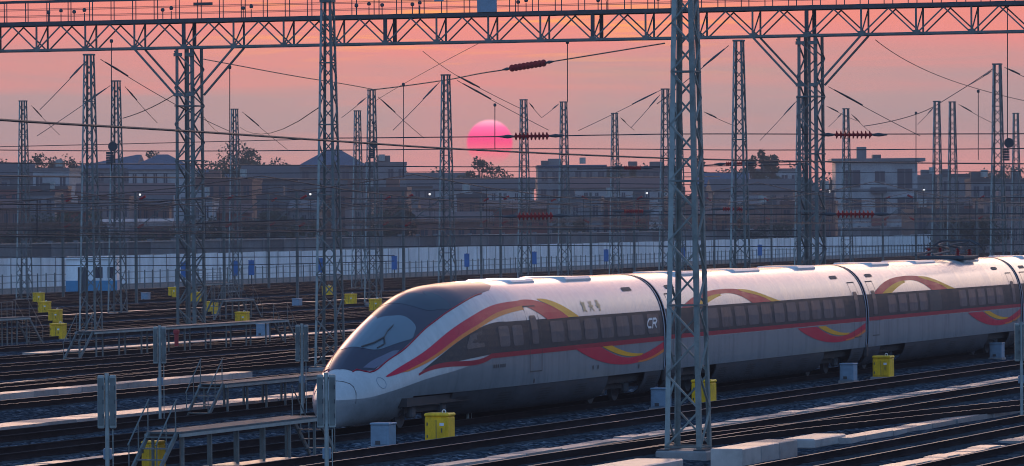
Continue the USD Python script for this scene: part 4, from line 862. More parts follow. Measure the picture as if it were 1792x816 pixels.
for k, (ya, yb, Z, w_) in enumerate(((262, 259, 300, 'faint, just above the skyline roofs'), (301, 299, 345, 'at the height of the skyline roofs'), (322, 320, 300, 'crossing below the dark roofs'), (334, 332, 340, 'crossing at street lamp height'), (347, 345, 290, 'crossing the upper brick houses'),
                                       (357, 356, 330, 'crossing the middle of the brick houses'), (402, 400, 280, 'crossing the bushes above the white wall'), (414, 410, 262, 'just above the top of the white wall'), (433, 427, 258, 'crossing in front of the white wall, upper one'), (449, 442, 256, 'crossing in front of the white wall, lower one'), (463, 452, 250, 'low before the white wall at left'))):
    if ya < 445: wire('long level cross wire ' + w_, [(-80, ya, Z * 1.04), (420, ya * .75 + yb * .25 + 3, Z * 1.02), (900, (ya + yb) / 2, Z), (1380, ya * .25 + yb * .75 + 3, Z * .98), (1880, yb, Z * .955)], .024 + .008 * (k % 3 == 0))
    else: wire('long level cross wire ' + w_, [(-80, ya, Z * 1.04), (300, ya + 2, Z * 1.02), (690, yb + 5, Z)], .022)
for (x1, y1, x2, y2, Z, l) in (
    (151, 107, 70, 192, 251, 'falling left from the taller mast beside the left column'), (176, 104, 305, 182, 251, 'falling right from the taller mast beside the left column'), (305, 182, 402, 230, 262, 'passing behind the left portal column'),
    (193, 150, 65, 238, 300, 'falling left from the shorter mast beside the left column'), (219, 152, 275, 215, 300, 'falling right from the shorter mast beside the left column'), (55, 185, 104, 236, 350, 'falling right from the mast nearest the left edge'),
    (424, 196, 503, 262, 382, 'falling right from the slim mast'), (641, 171, 598, 206, 326, 'short, falling left from the dark mast'), (662, 170, 742, 242, 326, 'falling right from the dark mast'), (769, 144, 688, 228, 292, 'falling left from the mast under the sun side'),
    (795, 130, 915, 192, 292, 'upper of two falling right over the sun'), (800, 141, 960, 228, 292, 'lower of two falling right over the sun'), (926, 180, 948, 206, 357, 'short, right of the red insulator mast'), (978, 182, 948, 206, 365, 'short, left of the second mast right of the sun'),
    (1086, 206, 1110, 228, 408, 'short, right of the shortest mast'), (1158, 157, 1012, 229, 329, 'long, falling left to the shortest mast'), (1155, 166, 1104, 224, 329, 'steep, left of the nearest mast'), (1275, 80, 1150, 182, 237, 'falling left from the mast right of the nearest one'),
    (1232, 196, 1290, 222, 300, 'faint, inside the gap right of the nearest mast'), (1395, 176, 1330, 246, 356, 'falling left from the mast behind the right column'), (1450, 152, 1610, 238, 262, 'falling right from the right portal column'), (1447, 186, 1500, 212, 356, 'short, right of the right portal column'),
    (1475, 197, 1450, 222, 396, 'short, falling left from the mast above the house'), (1490, 200, 1530, 238, 396, 'falling right from the mast above the house'), (1634, 188, 1606, 218, 372, 'short, left of the equal pair'), (1678, 183, 1738, 216, 374, 'falling right from the equal pair'),
    (1736, 124, 1694, 150, 278, 'short, falling left from the right mast'), (1758, 118, 1830, 150, 278, 'falling right from the right mast to the edge')):
    wire(f'thin guy wire {l}', [(x1, y1, Z), (x2, y2, Z + (12 if x2 > x1 else -8))], .02, 'guy_wire', 'guy wire', rods=[(.06, .36)], group='guy wires of the masts')
def hanger(label, x, ya, yb, Z, weight=None):
    a, b = at_d(x, ya, Z), at_d(x, yb, Z); t = thing('hanging_rod', label, 'hanging rod', a)
    obj('rod', tube([(0, 0, 0), (b - a) * .5, b - a], .026, 5), 'wire', t); obj('clamp', chamfer_box((.16, .16, .2), (0, 0, 0), .04), 'steel_dark', t)
    if weight:
        c = at_d(x - 3, weight, Z) - a; obj('weight_stack', cat([trimesh.creation.cylinder(.20, .11, sections=10).apply_translation(c + [0, 0, -.13 * k]) for k in range(5)]), 'steel_dark', t); obj('pulley', trimesh.creation.cylinder(.26, .08, sections=16, transform=trimesh.transformations.rotation_matrix(math.pi / 2, [1, 0, 0])).apply_translation(c + [.18, 0, .35]), 'steel_dark', t)
hanger('thin vertical rod with dark weights hanging left of the left column', 195, 72, 300, 258, 268)
hanger('vertical rod with clamp hanging right of the dark mast', 706, 148, 310, 290)
hanger('dark weights hanging on the dark mast left of the sun', 653, 215, 268, 320, 262)
hanger('thin vertical rod hanging from the gantry right of the sun', 993, 74, 178, 258)
hanger('thin rod hanging over the sun', 866, 184, 262, 292)
hanger('vertical rod with black link near the two equal masts', 1712, 160, 280, 300)
hanger('vertical rod hanging from the gantry at the right edge', 1763, 10, 268, 252, 262)
hanger('thin rod left of the two equal masts', 1603, 198, 300, 350)
hanger('thin rod falling from the gantry beside the left column', 402, 118, 280, 266)
def insulator(label, xa, ya, xb, yb, Za, Zb, big=.21, first=[None]):
    a, b = at_d(xa, ya, Za), at_d(xb, yb, Zb); L = np.linalg.norm(b - a); d = (b - a) / L
    t = thing('insulator_string', label, 'insulator', a, 0.0, 'red brown insulator strings on the cross wires')
    R_ = trimesh.geometry.align_vectors([0, 0, 1], d)
    obj('core', tube([(0, 0, 0), (b - a) * .5, b - a], .07, 8), 'insulator', t)
    n = 9
    for k in range(n):
        s_ = trimesh.creation.revolve([[.03, -.07], [big, -.03], [big, 0], [.05, .07]], sections=14); s_.apply_transform(R_); s_.apply_translation((b - a) * (k + .5) / n); obj('shed', s_, 'insulator', t, smooth=40)
    for q, w_ in ((a - a, -1), (b - a, 1)): obj('end_fitting', tube([q, q + d * w_ * .35, q + d * w_ * .8], [.05, .10, .04], 8), 'steel_dark', t)
insulator('red brown insulator string on the sloping wire high above the sun', 893, 120, 955, 110, 280, 277)
insulator('red brown insulator string overlapping the right side of the sun', 900, 239, 961, 238, 255.6, 255.2)
insulator('red brown insulator string right of the right portal column at sun height', 1461, 236, 1526, 236, 252, 251.6)
insulator('red insulator string low in front of the dark brick sheds, left one', 906, 379, 968, 378, 256, 255.6)
insulator('red insulator string in front of the three storey house', 1464, 375, 1530, 375, 251.9, 251.6)
insulator('small red insulator string at roof height left of the nearest mast', 1092, 294, 1122, 294, 330, 330, .16)
insulator('small red insulator string left of the nearest mast, below its twin', 1092, 370, 1126, 370, 330, 330, .16)
insulator('small red insulator string on the mast right of the nearest one, at roof height', 1270, 287, 1300, 286, 330, 330, .16)
insulator('small red insulator string on the mast right of the nearest one, lower one', 1265, 366, 1300, 366, 330, 330, .16)
# slim steel posts with cantilevers far in the yard
post0 = None
POST_L = ['slim grey catenary post ' + q for q in ('left of the taller mast beside the left column', 'between the short left mast and the left column', 'just left of the slim mast', 'halfway between the slim mast and the tapered one', 'left of the tapered mast', 'right of the dark mast', 'under the vertical rod right of the dark mast', 'directly under the sun', 'between the sun and the red insulator mast', 'between the two masts right of the sun', 'left of the shortest mast', 'left of the nearest mast', 'just right of the nearest mast', 'left of the right portal column', 'in front of the three storey house', 'at the right corner of the three storey house', 'left of the mast near the right edge')]
POST_AT = ((110, 362), (238, 340), (392, 348), (470, 395), (520, 350), (668, 380), (706, 345), (842, 440), (876, 390), (960, 470), (1034, 400), (1110, 420), (1250, 480), (1350, 500), (1545, 470), (1603, 430), (1710, 470))
for k, (x, Z) in enumerate(POST_AT):
    p = at_d(x, 408, Z)
    if post0 is None:
        t = post0 = thing('catenary_post', POST_L[k], 'post', (p[0], p[1], 0), 0.0, 'slim catenary posts far in the yard')
        obj('post', cat([box((-.09, -.015, -.2), (.09, .015, 7.9)), box((-.09, -.08, -.2), (-.065, .08, 7.9)), box((.065, -.08, -.2), (.09, .08, 7.9))]), 'steel', t)
        obj('bracket_arm', tube([(.1, 0, 5.3), (1.4, 0, 6.3), (2.9, 0, 7.3)], .04, 6), 'steel', t); obj('top_tie', tube([(.1, 0, 7.5), (1.5, 0, 7.4), (2.9, 0, 7.3)], .03, 6), 'steel', t); obj('steady_arm', tube([(1.3, 0, 6.15), (2.0, 0, 6.05), (2.8, 0, 5.8)], .03, 6), 'steel', t)
        for c in ((.35, 5.49), (.5, 7.48)): obj('insulator', tube([(c[0] - .2, 0, c[1] - .1), (c[0], 0, c[1]), (c[0] + .25, 0, c[1] + .13)], .09, 8), 'insulator', t)
    else: copy(post0, (p[0], p[1], 0), rng.choice([0, 0, math.pi]), POST_L[k])

# ------------------------------------------------------------------ houses beyond the wall
def building(label, x0, x1, ytop, Z, wall, roof, kind='flat', floors=3, cols=5, rot=None, name='house', depth=11, glass='glass_far', roof_h=2.6, wfrac=.5, sill=True, cat_='building'):
    p0, p1 = at_d(x0, 408, Z), at_d(x1, 408, Z); w = np.linalg.norm(p1[:2] - p0[:2]); top = at_d((x0 + x1) / 2, ytop, Z)[2]
    rot = YAW + (rng.uniform(-.12, .12) if rot is None else rot); c = (p0 + p1) / 2
    t = thing(name, label, cat_, (c[0], c[1], 0), rot)
    hw = top - (roof_h if kind in ('hip', 'gable', 'shed') else 0)
    b = obj('wall', box((-w / 2, 0, -.6), (w / 2, depth, hw)), wall, t)
    if kind == 'flat':
        obj('parapet', cat([box((-w / 2 - .1, -.1, hw + .003), (w / 2 + .1, .12, hw + .55)), box((-w / 2 - .1, .123, hw + .003), (-w / 2 + .12, depth + .1, hw + .55)), box((w / 2 - .12, .123, hw + .003), (w / 2 + .1, depth + .1, hw + .55))]), roof, t)
        r_ = obj('roof', box((-w / 2 + .13, .13, hw + .003), (w / 2 - .13, depth, hw + .1)), 'roof_grey', t)
        for q in range(1 + int(w / 9)):
            xx = rng.uniform(-w / 2 + 1, w / 2 - 1); obj('roof_shed', chamfer_box((rng.uniform(1.2, 2.6), 2.0, rng.uniform(1.0, 2.1)), (xx, depth * .4, hw + .9), .05), rng.choice([wall, 'plaster_dark']), r_)
        if rng.random() < .6: obj('water_tank', trimesh.creation.cylinder(.6, 1.2, sections=12).apply_translation((rng.uniform(-w / 3, w / 3), 3, hw + 1.4)), 'steel_pale', r_)
    else:
        e = .45
        if kind == 'gable': v = [(-w / 2 - e, -e, hw), (w / 2 + e, -e, hw), (w / 2 + e, depth + e, hw), (-w / 2 - e, depth + e, hw), (-w / 2 - e, depth / 2, hw + roof_h), (w / 2 + e, depth / 2, hw + roof_h)]
        elif kind == 'hip': v = [(-w / 2 - e, -e, hw), (w / 2 + e, -e, hw), (w / 2 + e, depth + e, hw), (-w / 2 - e, depth + e, hw), (-w / 2 + min(w * .42, depth * .5), depth / 2, hw + roof_h), (w / 2 - min(w * .42, depth * .5), depth / 2, hw + roof_h)]
        else: v = [(-w / 2 - e, -e, hw), (w / 2 + e, -e, hw), (w / 2 + e, depth + e, hw), (-w / 2 - e, depth + e, hw), (w / 2 - .5, depth / 2, hw + roof_h), (w / 2 + e, depth / 2, hw + roof_h)]
        rf = trimesh.convex.convex_hull(np.array(v + [(q[0], q[1], hw - .12) for q in v[:4]])); rf.apply_translation((0, 0, .125)); r_ = obj('roof', rf, roof, t)
    fh = min(3.3, max(2.4, (hw - .3) / max(1, floors)))
    for fl in range(floors):
        zt = hw - .75 - fl * fh; zb = zt - fh * .52
        if zb < .6: break
        for k in range(cols):
            xx = -w / 2 + w * (k + .5) / cols + rng.uniform(-.08, .08) * w / cols; ww = w / cols * wfrac * rng.uniform(.85, 1.1)
            if rng.random() < .1: continue
            wn = obj('window', box((xx - ww / 2, -.05, zb), (xx + ww / 2, .02, zt)), glass, t)
            if sill: obj('sill', box((xx - ww / 2 - .1, -.16, zb - .12), (xx + ww / 2 + .1, .02, zb - .003)), wall, wn); obj('mullion', box((xx - .04, -.07, zb + .003), (xx + .04, -.052, zt - .003)), wall, wn)
    return t
B = building
B('low grey house at the far left edge under the skyline trees', -60, 58, 286, 840, 'plaster_grey', 'roof_dark', 'gable', 3, 6)
B('small pale house left of the tall left masts', 58, 122, 300, 800, 'plaster_pale', 'roof_grey', 'flat', 2, 3)
B('blue grey house with one slope roof behind the left masts', 118, 236, 272, 930, 'plaster_grey', 'roof_blue', 'shed', 3, 5, roof_h=2.6)
B('pale house with blue hip roof and a row of five dark windows', 226, 338, 271, 870, 'plaster_pale', 'roof_blue', 'hip', 2, 6, rot=0, wfrac=.34, roof_h=2.7)
B('reddish brick house right of the left portal column', 336, 442, 318, 770, 'brick_brown', 'roof_red', 'flat', 3, 5)
B('dark gabled house under the big round tree', 428, 522, 290, 860, 'plaster_dark', 'roof_dark', 'gable', 3, 4)
B('dark blue house with tall pyramid roof behind the tapered mast', 524, 642, 262, 950, 'plaster_dark', 'roof_blue', 'hip', 2, 5, rot=0, roof_h=3.4)
B('plain grey block right of the pyramid roof', 640, 712, 289, 890, 'plaster_grey', 'roof_grey', 'flat', 4, 4)
B('brick house in the middle behind the dark weights mast', 590, 712, 334, 740, 'brick_brown', 'roof_dark', 'flat', 3, 6)
B('long low grey roofed house left of the sun trees', 706, 824, 303, 920, 'plaster_grey', 'roof_dark', 'gable', 3, 7)
B('long house with dark roof and pale wall under the sun', 762, 932, 312, 830, 'plaster_pale', 'roof_dark', 'gable', 2, 9, roof_h=1.9, wfrac=.3)
B('dark house with flat blue grey roof right of the sun', 942, 1062, 294, 920, 'plaster_grey', 'roof_blue', 'flat', 4, 6)
B('low brick shed behind the left red insulator', 852, 972, 352, 715, 'brick_red', 'roof_dark', 'gable', 2, 7, roof_h=1.2, wfrac=.35, name='shed')
B('low brown shed below the sun', 730, 862, 372, 690, 'brick_brown', 'roof_dark', 'gable', 1, 6, roof_h=1.4, name='shed')
B('pale long house left of the nearest mast', 992, 1166, 312, 850, 'plaster_pale', 'roof_red', 'gable', 2, 8, roof_h=1.8, wfrac=.3)
B('brick shed left of the nearest mast above the white wall', 1048, 1136, 352, 712, 'brick_red', 'roof_dark', 'flat', 2, 4, name='shed')
B('house with saturated blue roof right of the nearest mast', 1222, 1306, 303, 880, 'plaster_grey', 'roof_blue', 'gable', 3, 4)
B('long dark roofed house between the two big supports', 1250, 1424, 314, 820, 'plaster_pink', 'roof_dark', 'gable', 2, 9, roof_h=2.0, wfrac=.35)
B('pale upper house behind the dark roof right of the blue one', 1306, 1402, 300, 930, 'plaster_pale', 'roof_grey', 'flat', 3, 5)
B('brown shed in front of the long dark roofed house', 1306, 1366, 366, 700, 'brick_brown', 'roof_dark', 'flat', 1, 3, name='shed')
B('grey brick shed right of the nearest mast', 1224, 1292, 362, 705, 'brick_brown', 'roof_dark', 'gable', 1, 4, roof_h=1.2, name='shed')
B('small pale annex right of the three storey house', 1600, 1648, 312, 870, 'plaster_grey', 'roof_grey', 'flat', 3, 2)
B('grey house behind the two equal masts', 1646, 1702, 310, 840, 'plaster_grey', 'roof_dark', 'flat', 3, 3)
B('wide grey house near the right edge', 1700, 1850, 318, 800, 'plaster_grey', 'roof_dark', 'flat', 3, 8)
B('low dark shed at the left in front of the brick houses', 450, 566, 348, 735, 'plaster_dark', 'roof_dark', 'flat', 2, 5, name='shed')
B('brick house behind the left mast pair', 140, 304, 322, 760, 'brick_brown', 'roof_red', 'gable', 3, 7, roof_h=1.8)
B('dark brick house low at the left edge', -60, 118, 332, 760, 'brick_red', 'roof_dark', 'flat', 2, 7)
B('low pale shed behind the mast right of the sun', 962, 1052, 350, 700, 'plaster_grey', 'roof_grey', 'flat', 2, 5, name='shed')
B('dim back house on the skyline left of the nearest mast', 1060, 1180, 297, 980, 'plaster_dark', 'roof_dark', 'flat', 2, 6)
B('dim back row house behind the left portal column', 300, 440, 297, 990, 'plaster_dark', 'roof_blue', 'gable', 2, 7)
B('dim gabled house behind the slate roofs left of the pyramid', 470, 600, 302, 1000, 'plaster_dark', 'roof_dark', 'gable', 2, 6)
for xa, xb, yt, Z, wl, rf, kd, l in ((-320, -210, 300, 860, 'plaster_grey', 'roof_dark', 'gable', 'grey gabled house beyond the left edge'), (-215, -120, 312, 820, 'brick_brown', 'roof_red', 'flat', 'brown flat house beyond the left edge'), (-130, -55, 296, 900, 'plaster_pale', 'roof_blue', 'hip', 'pale hip roofed house beyond the left edge'),
                                     (1850, 1950, 306, 860, 'plaster_grey', 'roof_dark', 'gable', 'grey gabled house beyond the right edge'), (1945, 2060, 314, 800, 'brick_brown', 'roof_dark', 'flat', 'brown flat house beyond the right edge'), (2055, 2190, 300, 900, 'plaster_pale', 'roof_blue', 'gable', 'pale long house beyond the right edge')):
    B(l, xa, xb, yt, Z, wl, rf, kd, 3, 5)
B('low shed in front of the three storey house, right side', 1600, 1720, 372, 700, 'plaster_dark', 'roof_dark', 'flat', 1, 5, name='shed')
B('brown low shed left of the right portal column', 1366, 1462, 358, 712, 'brick_brown', 'roof_red', 'flat', 2, 4, name='shed')
for (xa, xb, yt, Z, wl, rf, kd, fl, cl, l) in (
    (-30, 34, 350, 705, 'brick_brown', 'roof_red', 'gable', 2, 4, 'small brown gabled house low at the far left edge'), (40, 96, 342, 715, 'plaster_grey', 'roof_dark', 'flat', 2, 3, 'small grey flat house second from the far left edge'), (100, 150, 356, 700, 'brick_red', 'roof_dark', 'gable', 1, 3, 'little red brick house left of the taller left mast'),
    (168, 226, 350, 690, 'plaster_pink', 'roof_red', 'flat', 2, 4, 'pinkish house above the pale sheet roof, left part'), (232, 296, 343, 700, 'brick_brown', 'roof_dark', 'gable', 2, 4, 'brown gabled house above the pale sheet roof, right part'), (318, 372, 352, 690, 'plaster_pale', 'roof_grey', 'flat', 2, 3, 'pale small house seen through the left portal column'),
    (378, 438, 358, 695, 'brick_red', 'roof_red', 'gable', 1, 4, 'red brick gabled house under the slim mast'), (508, 556, 352, 700, 'plaster_grey', 'roof_grey', 'gable', 1, 3, 'small grey gabled shed left of the tapered mast'), (604, 650, 362, 690, 'plaster_pink', 'roof_dark', 'flat', 2, 3, 'small pinkish house right of the tapered mast'),
    (742, 790, 350, 700, 'plaster_grey', 'roof_red', 'gable', 1, 3, 'small grey house with reddish roof left of the brick sheds'), (800, 852, 346, 720, 'brick_brown', 'roof_dark', 'flat', 2, 3, 'brown flat house directly below the sun'), (1170, 1222, 350, 700, 'brick_brown', 'roof_dark', 'flat', 2, 3, 'brown house seen through the nearest mast'),
    (1286, 1330, 344, 720, 'plaster_pale', 'roof_grey', 'gable', 2, 3, 'small pale gabled house right of the mast beside the nearest one'), (1400, 1460, 340, 730, 'plaster_grey', 'roof_dark', 'flat', 2, 4, 'grey house seen through the right portal column'), (1655, 1716, 346, 720, 'brick_red', 'roof_dark', 'gable', 2, 4, 'red brick gabled house under the equal masts'), (1722, 1800, 352, 700, 'plaster_pink', 'roof_red', 'flat', 2, 5, 'pinkish low house at the right edge')):
    B(l, xa, xb, yt, Z, wl, rf, kd, fl, cl, depth=8, roof_h=1.3, wfrac=.42, name='small_house')
# the three storey house with big window openings, right of the right column
p0, p1 = at_d(1463, 408, 800), at_d(1606, 408, 800); w = float(np.linalg.norm(p1 - p0)); m_ = 800 / FOC; c = (p0 + p1) / 2
t = thing('house', 'three storey pale concrete house with big dark window openings', 'building', (c[0], c[1], 0), YAW - .02)
HT = at_d(1535, 283, 800)[2]
def zy(y): return at_d(1535, y, 800)[2]
def xx_(x): return (x - 1534.5) * m_
obj('wall', box((-w / 2, 0, -.6), (w / 2, 12, HT)), 'plaster_pale', t)
obj('cornice', box((-w / 2 - .7, -.7, HT + .003), (w / 2 + 1.3, 12.5, HT + .55)), 'plaster_grey', t); obj('stair_head', chamfer_box((1.6, 2.2, 2.0), (xx_(1511), 5, HT + 1.5), .05), 'plaster_grey', t); obj('roof_sheds', cat([box((xx_(1530), 4, HT + .55), (xx_(1545), 7, HT + 1.2))]), 'plaster_dark', t)
for (xa, xb, ya, yb) in ((1480, 1506, 298, 327), (1532, 1549, 300, 318), (1571, 1597, 296, 330), (1480, 1508, 347, 366), (1532, 1552, 346, 372), (1571, 1599, 346, 378), (1490, 1508, 398, 408), (1606.5, 1612, 300, 330)):
    if xa > 1606: continue
    f_ = obj('window', box((xx_(xa), -.08, zy(yb)), (xx_(xb), .02, zy(ya))), 'glass_far', t)
    obj('frame', cat([box((xx_(xa) - .08, -.13, zy(yb) - .1), (xx_(xb) + .08, .02, zy(yb) - .003)), box((xx_((xa + xb) / 2) - .06, -.11, zy(yb)), (xx_((xa + xb) / 2) + .06, -.083, zy(ya)))]), 'plaster_grey', f_)
for ya in (332, 382): obj('floor_band', box((-w / 2 - .08, -.1, zy(ya) - .15), (w / 2 + .08, -.003, zy(ya) + .15)), 'plaster_grey', t)
obj('balcony', chamfer_box((xx_(1552) - xx_(1524), 1.1, 1.0), (xx_(1538), -.55, zy(333)), .05), 'plaster_dark', t); obj('awning', chamfer_box((xx_(1552) - xx_(1526), 1.2, 1.4), (xx_(1538), -.62, zy(388)), .05), 'brick_red', t)
# pale awning roof at left
p0, p1 = at_d(172, 408, 655), at_d(302, 408, 655); w = float(np.linalg.norm(p1 - p0)); za, zb = at_d(236, 387, 655)[2], at_d(236, 397, 655)[2]; c = (p0 + p1) / 2
t = thing('canopy_shed', 'long pale sheet roof canopy among the bushes at left', 'shed', (c[0], c[1], 0), YAW)
for k in range(9): obj('roof_sheet', trimesh.convex.convex_hull(np.array([(-w / 2 + w * k / 9 + .03, 0, zb), (-w / 2 + w * (k + 1) / 9 - .03, 0, zb), (-w / 2 + w * k / 9 + .03, 4, za + .3), (-w / 2 + w * (k + 1) / 9 - .03, 4, za + .3), (-w / 2 + w * k / 9 + .03, 0, zb + .5), (-w / 2 + w * (k + 1) / 9 - .03, 0, zb + .5)])), 'plaster_pale', t)
for k in range(5): obj('post', box((-w / 2 + .2 + (w - .4) * k / 4 - .08, .3, -.5), (-w / 2 + .2 + (w - .4) * k / 4 + .08, .46, zb)), 'steel', t)
# lit street lamps
for x, y, Z, l in ((752, 340, 690, 'under the left of the sun'), (1132, 338, 690, 'left of the nearest mast'), (245, 341, 690, 'left of the left portal column'), (543, 340, 690, 'left of the tapered mast'), (1452, 335, 690, 'beside the right portal column'), (1617, 333, 690, 'right of the three storey house')):
    p = at_d(x, y, Z); t = thing('street_lamp', f'lit white street lamp on a slim pole, {l}', 'street lamp', (p[0], p[1], 0), YAW, 'lit street lamps in front of the houses')
    obj('pole', tube([(0, .9, -.5), (0, .9, p[2] * .6), (0, .8, p[2] + .3), (0, .1, p[2] + .45)], .09, 6), 'steel_dark', t); obj('lamp_head', trimesh.creation.icosphere(2, .16), 'lamp_lit', t).GetPrim()
    UsdGeom.Xformable(stage.GetPrimAtPath(str(t.GetPath()) + '/lamp_head')).AddTranslateOp().Set(Gf.Vec3d(0, 0, float(p[2])))

# ------------------------------------------------------------------ trees
def leaf_cloud(centres, radii, n, size, seed):
    g = np.random.default_rng(seed); k = g.integers(0, len(centres), n); d = g.normal(size=(n, 3)); d /= np.linalg.norm(d, axis=1)[:, None]
    q = np.asarray(centres)[k] + d * np.asarray(radii)[k] * (g.uniform(.35, 1, n) ** .5)[:, None]
    a = g.normal(size=(n, 3)); a /= np.linalg.norm(a, axis=1)[:, None]; b = np.cross(a, g.normal(size=(n, 3))); b /= np.linalg.norm(b, axis=1)[:, None]; s = (size * g.uniform(.6, 1.3, n))[:, None]
    v = np.stack([q - a * s, q + b * s * .7, q + a * s, q - b * s * .7], 1).reshape(-1, 3); f = (np.array([[0, 1, 2], [0, 2, 3]])[None] + 4 * np.arange(n)[:, None, None]).reshape(-1, 3)
    return trimesh.Trimesh(v, f, process=False)
def tree(label, x, wpx, ytop, Z, mat_='leaf_a', form='round', seed=1, n=1300, name='tree', low=.25):
    p = at_d(x, 408, Z); w = wpx * Z / FOC; h = at_d(x, ytop, Z)[2]; g = np.random.default_rng(seed)
    t = thing(name, label, 'tree', (p[0], p[1], 0), 0.0)
    tr = .03 * h
    lean = g.normal(size=2) * .03 * h
    obj('trunk', tube([(0, 0, -.6), (lean[0] * .3, lean[1] * .3, h * .3), (lean[0], lean[1], h * .8)], [tr, tr * .7, tr * .25], 7), 'trunk', t)
    C_, R_ = [], []
    if form == 'round':
        sm = wpx < 62
        if sm: w *= 1.35
        for k in range(24 if sm else 18):
            a, zz = g.uniform(0, 6.28), g.uniform(low + .12, .92); rr = w / 2 * .74 * math.sqrt(max(0.05, 1 - ((zz - .55) / .5) ** 2)) * g.uniform(.3, 1)
            C_.append((lean[0] * zz + rr * math.cos(a), lean[1] * zz + rr * math.sin(a), h * zz * .96)); R_.append(np.array([w * .19, w * .19, min(w * .17, h * .12)]) * g.uniform(.6, 1.25))
    elif form == 'tuft':           # bare stem with small separate clumps
        for k in range(12):
            a = g.uniform(0, 6.28); zz = g.uniform(.55, .93); q_ = w * .42 * g.uniform(.2, 1) * (1.25 - zz); C_.append((lean[0] + q_ * 1.5 * math.cos(a), lean[1] + q_ * math.sin(a), h * zz)); R_.append(np.array([w * .19, w * .19, h * .055]) * g.uniform(.6, 1.15))
    elif form == 'bush':
        for k in range(22):
            C_.append((g.uniform(-.45, .45) * w, g.uniform(-2, 2), h * g.uniform(.1, .85))); R_.append(np.array([w * .10, 1.5, h * .2]) * g.uniform(.7, 1.3))
    limbs = [tube([(lean[0] * .5, lean[1] * .5, h * .35), (np.array(c_) + [0, 0, -.15 * h]) * .6 + np.array([0, 0, h * .2]), np.array(c_)], [tr * .4, tr * .3, tr * .1], 5) for c_ in C_[:7]]
    obj('limbs', cat(limbs), 'trunk', t)
    obj('crown', leaf_cloud(C_, np.array(R_) * 1.18, int(n * 1.9), .0003 * Z, seed), mat_, t)
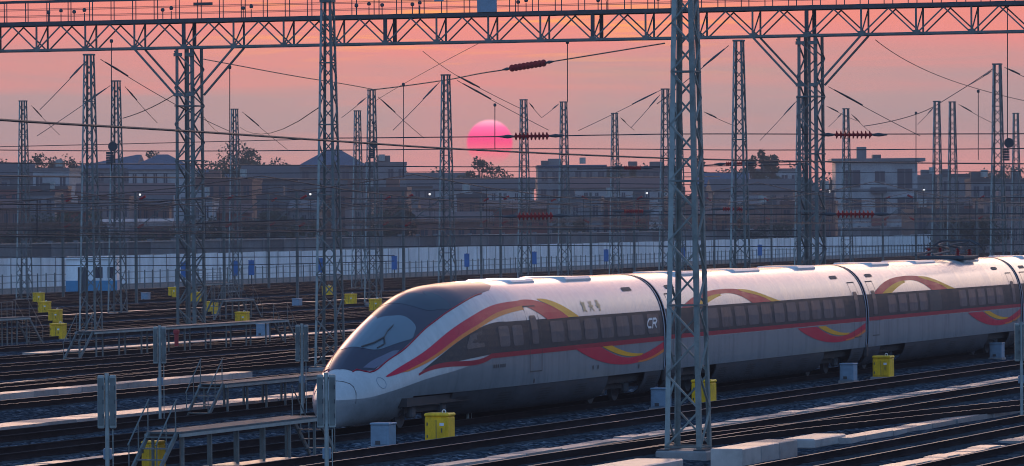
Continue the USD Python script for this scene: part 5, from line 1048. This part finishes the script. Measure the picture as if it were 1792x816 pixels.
TR = [('leafy tree between the first skyline houses at far left', 178, 60, 270, 960, 'leaf_c', 'round', 800), ('skyline tree right of the blue hip roof', 348, 50, 272, 960, 'leaf_c', 'round', 700), ('skyline tree left of the big round tree', 372, 46, 268, 950, 'leaf_a', 'round', 600),
      ('skyline tree between big round tree and the slate gable', 470, 56, 276, 960, 'leaf_c', 'round', 700), ('skyline tree peeping over the plain grey block', 690, 54, 282, 990, 'leaf_c', 'round', 600), ('low skyline tree left of the mast under the sun', 752, 56, 290, 990, 'leaf_a', 'round', 600),
      ('skyline tree over the flat blue grey roof', 962, 44, 286, 990, 'leaf_c', 'round', 500), ('skyline tree right of the shortest mast', 1140, 52, 282, 1000, 'leaf_c', 'round', 600), ('skyline tree over the saturated blue roof', 1266, 60, 286, 980, 'leaf_a', 'round', 700),
      ('skyline tree just left of the right column', 1388, 50, 282, 980, 'leaf_c', 'round', 600), ('skyline tree just right of the right column', 1452, 40, 292, 980, 'leaf_c', 'round', 500), ('skyline tree above the small pale annex', 1630, 60, 296, 960, 'leaf_a', 'round', 700), ('skyline tree left of the right mast pair', 1735, 56, 288, 960, 'leaf_c', 'round', 600),
      ('big dark round tree on the skyline right of the left column', 414, 118, 250, 900, 'leaf_a', 'round', 2600), ('dark tall tree behind the left mast pair', 268, 46, 248, 940, 'leaf_c', 'round', 1000), ('small bushy tree on the skyline at left', 130, 40, 246, 900, 'leaf_c', 'round', 700),
      ('second small bushy tree on the skyline at left', 92, 34, 256, 900, 'leaf_c', 'round', 600), ('thin tree at the far left skyline', 60, 30, 250, 880, 'leaf_a', 'round', 500), ('low tree under the roofs at the far left edge', 14, 70, 266, 900, 'leaf_a', 'round', 900),
      ('wispy tree directly under the sun with a tall top', 840, 40, 263, 900, 'leaf_b', 'round', 700), ('wispy tree under the sun, left one', 816, 36, 280, 900, 'leaf_b', 'round', 600), ('wispy tree under the sun, third from the left', 868, 44, 281, 900, 'leaf_b', 'round', 600), ('wispy tree under the sun, rightmost', 896, 38, 286, 900, 'leaf_b', 'round', 500),
      ('short dark tree left of the shortest mast', 1040, 26, 278, 930, 'leaf_a', 'round', 400), ('dark tree behind the shortest mast', 1078, 34, 274, 930, 'leaf_a', 'round', 500), ('dark tree behind the second mast right of the sun', 988, 50, 284, 930, 'leaf_a', 'round', 600), ('small tree left of the nearest mast', 1106, 30, 277, 930, 'leaf_a', 'tuft', 400),
      ('slanting slim tree right of the nearest mast', 1236, 36, 264, 920, 'leaf_b', 'tuft', 400), ('airy tufted tree right of the mast beside the big one', 1336, 38, 258, 920, 'leaf_b', 'tuft', 500), ('airy tufted tree left of the right column', 1354, 40, 266, 920, 'leaf_b', 'tuft', 500), ('airy low tree beside the tufted ones', 1316, 36, 264, 920, 'leaf_b', 'tuft', 450),
      ('round tree at the right edge behind the masts', 1772, 80, 282, 900, 'leaf_a', 'round', 1200), ('round tree behind the equal masts', 1716, 60, 296, 900, 'leaf_a', 'round', 900), ('faint tree left of the pyramid roof', 498, 50, 268, 960, 'leaf_c', 'round', 700), ('small skyline tree left of the left column', 288, 34, 262, 960, 'leaf_c', 'tuft', 400),
      ('dark tree in front of the brick house in the middle', 700, 78, 356, 690, 'leaf_c', 'round', 1400), ('dark tree left of the tapered mast above the wall', 470, 120, 366, 690, 'leaf_c', 'round', 1500), ('dark tree below the pale sheet roof', 250, 170, 388, 625, 'leaf_c', 'bush', 1500), ('dark bushes at the left edge above the wall', 60, 190, 372, 640, 'leaf_c', 'bush', 1800),
      ('dark bushes left of the pale sheet roof', 150, 90, 366, 640, 'leaf_a', 'bush', 1000), ('dark bush right of the left portal column', 372, 100, 384, 640, 'leaf_c', 'bush', 1100), ('dark tree in front of the grey block left of the sun', 655, 60, 372, 680, 'leaf_a', 'round', 900), ('dark bush right of the dark brick sheds', 1000, 80, 378, 680, 'leaf_c', 'bush', 800),
      ('dark bush left of the right portal column', 1340, 90, 380, 680, 'leaf_c', 'bush', 800), ('dark bushes right of the three storey house', 1690, 150, 372, 670, 'leaf_c', 'bush', 1400), ('dark bush left of the nearest mast above the wall', 1130, 60, 384, 680, 'leaf_c', 'bush', 600), ('dark bush under the tapered mast above the wall', 560, 110, 384, 660, 'leaf_a', 'bush', 900)]
for k, (l, x, w_, yt, Z, m_, f_, n) in enumerate(TR): tree(l, x, w_, yt, Z, m_, f_, 100 + k, n, 'bush' if f_ == 'bush' else 'tree')

# ------------------------------------------------------------------ air
HAZE = 0.00017
if HAZE > 0:
    hz = usdkit.material(stage, '/World/Looks/haze', {"v": ("principled_volume", {"color": (0.72, 0.84, 1.0), "density": HAZE, "anisotropy": 0.0})}, volume="v.volume")
    tag(obj('haze', box((-1200, -120, -1.5), (900, 1500, 24.0)), hz), kind='stuff')
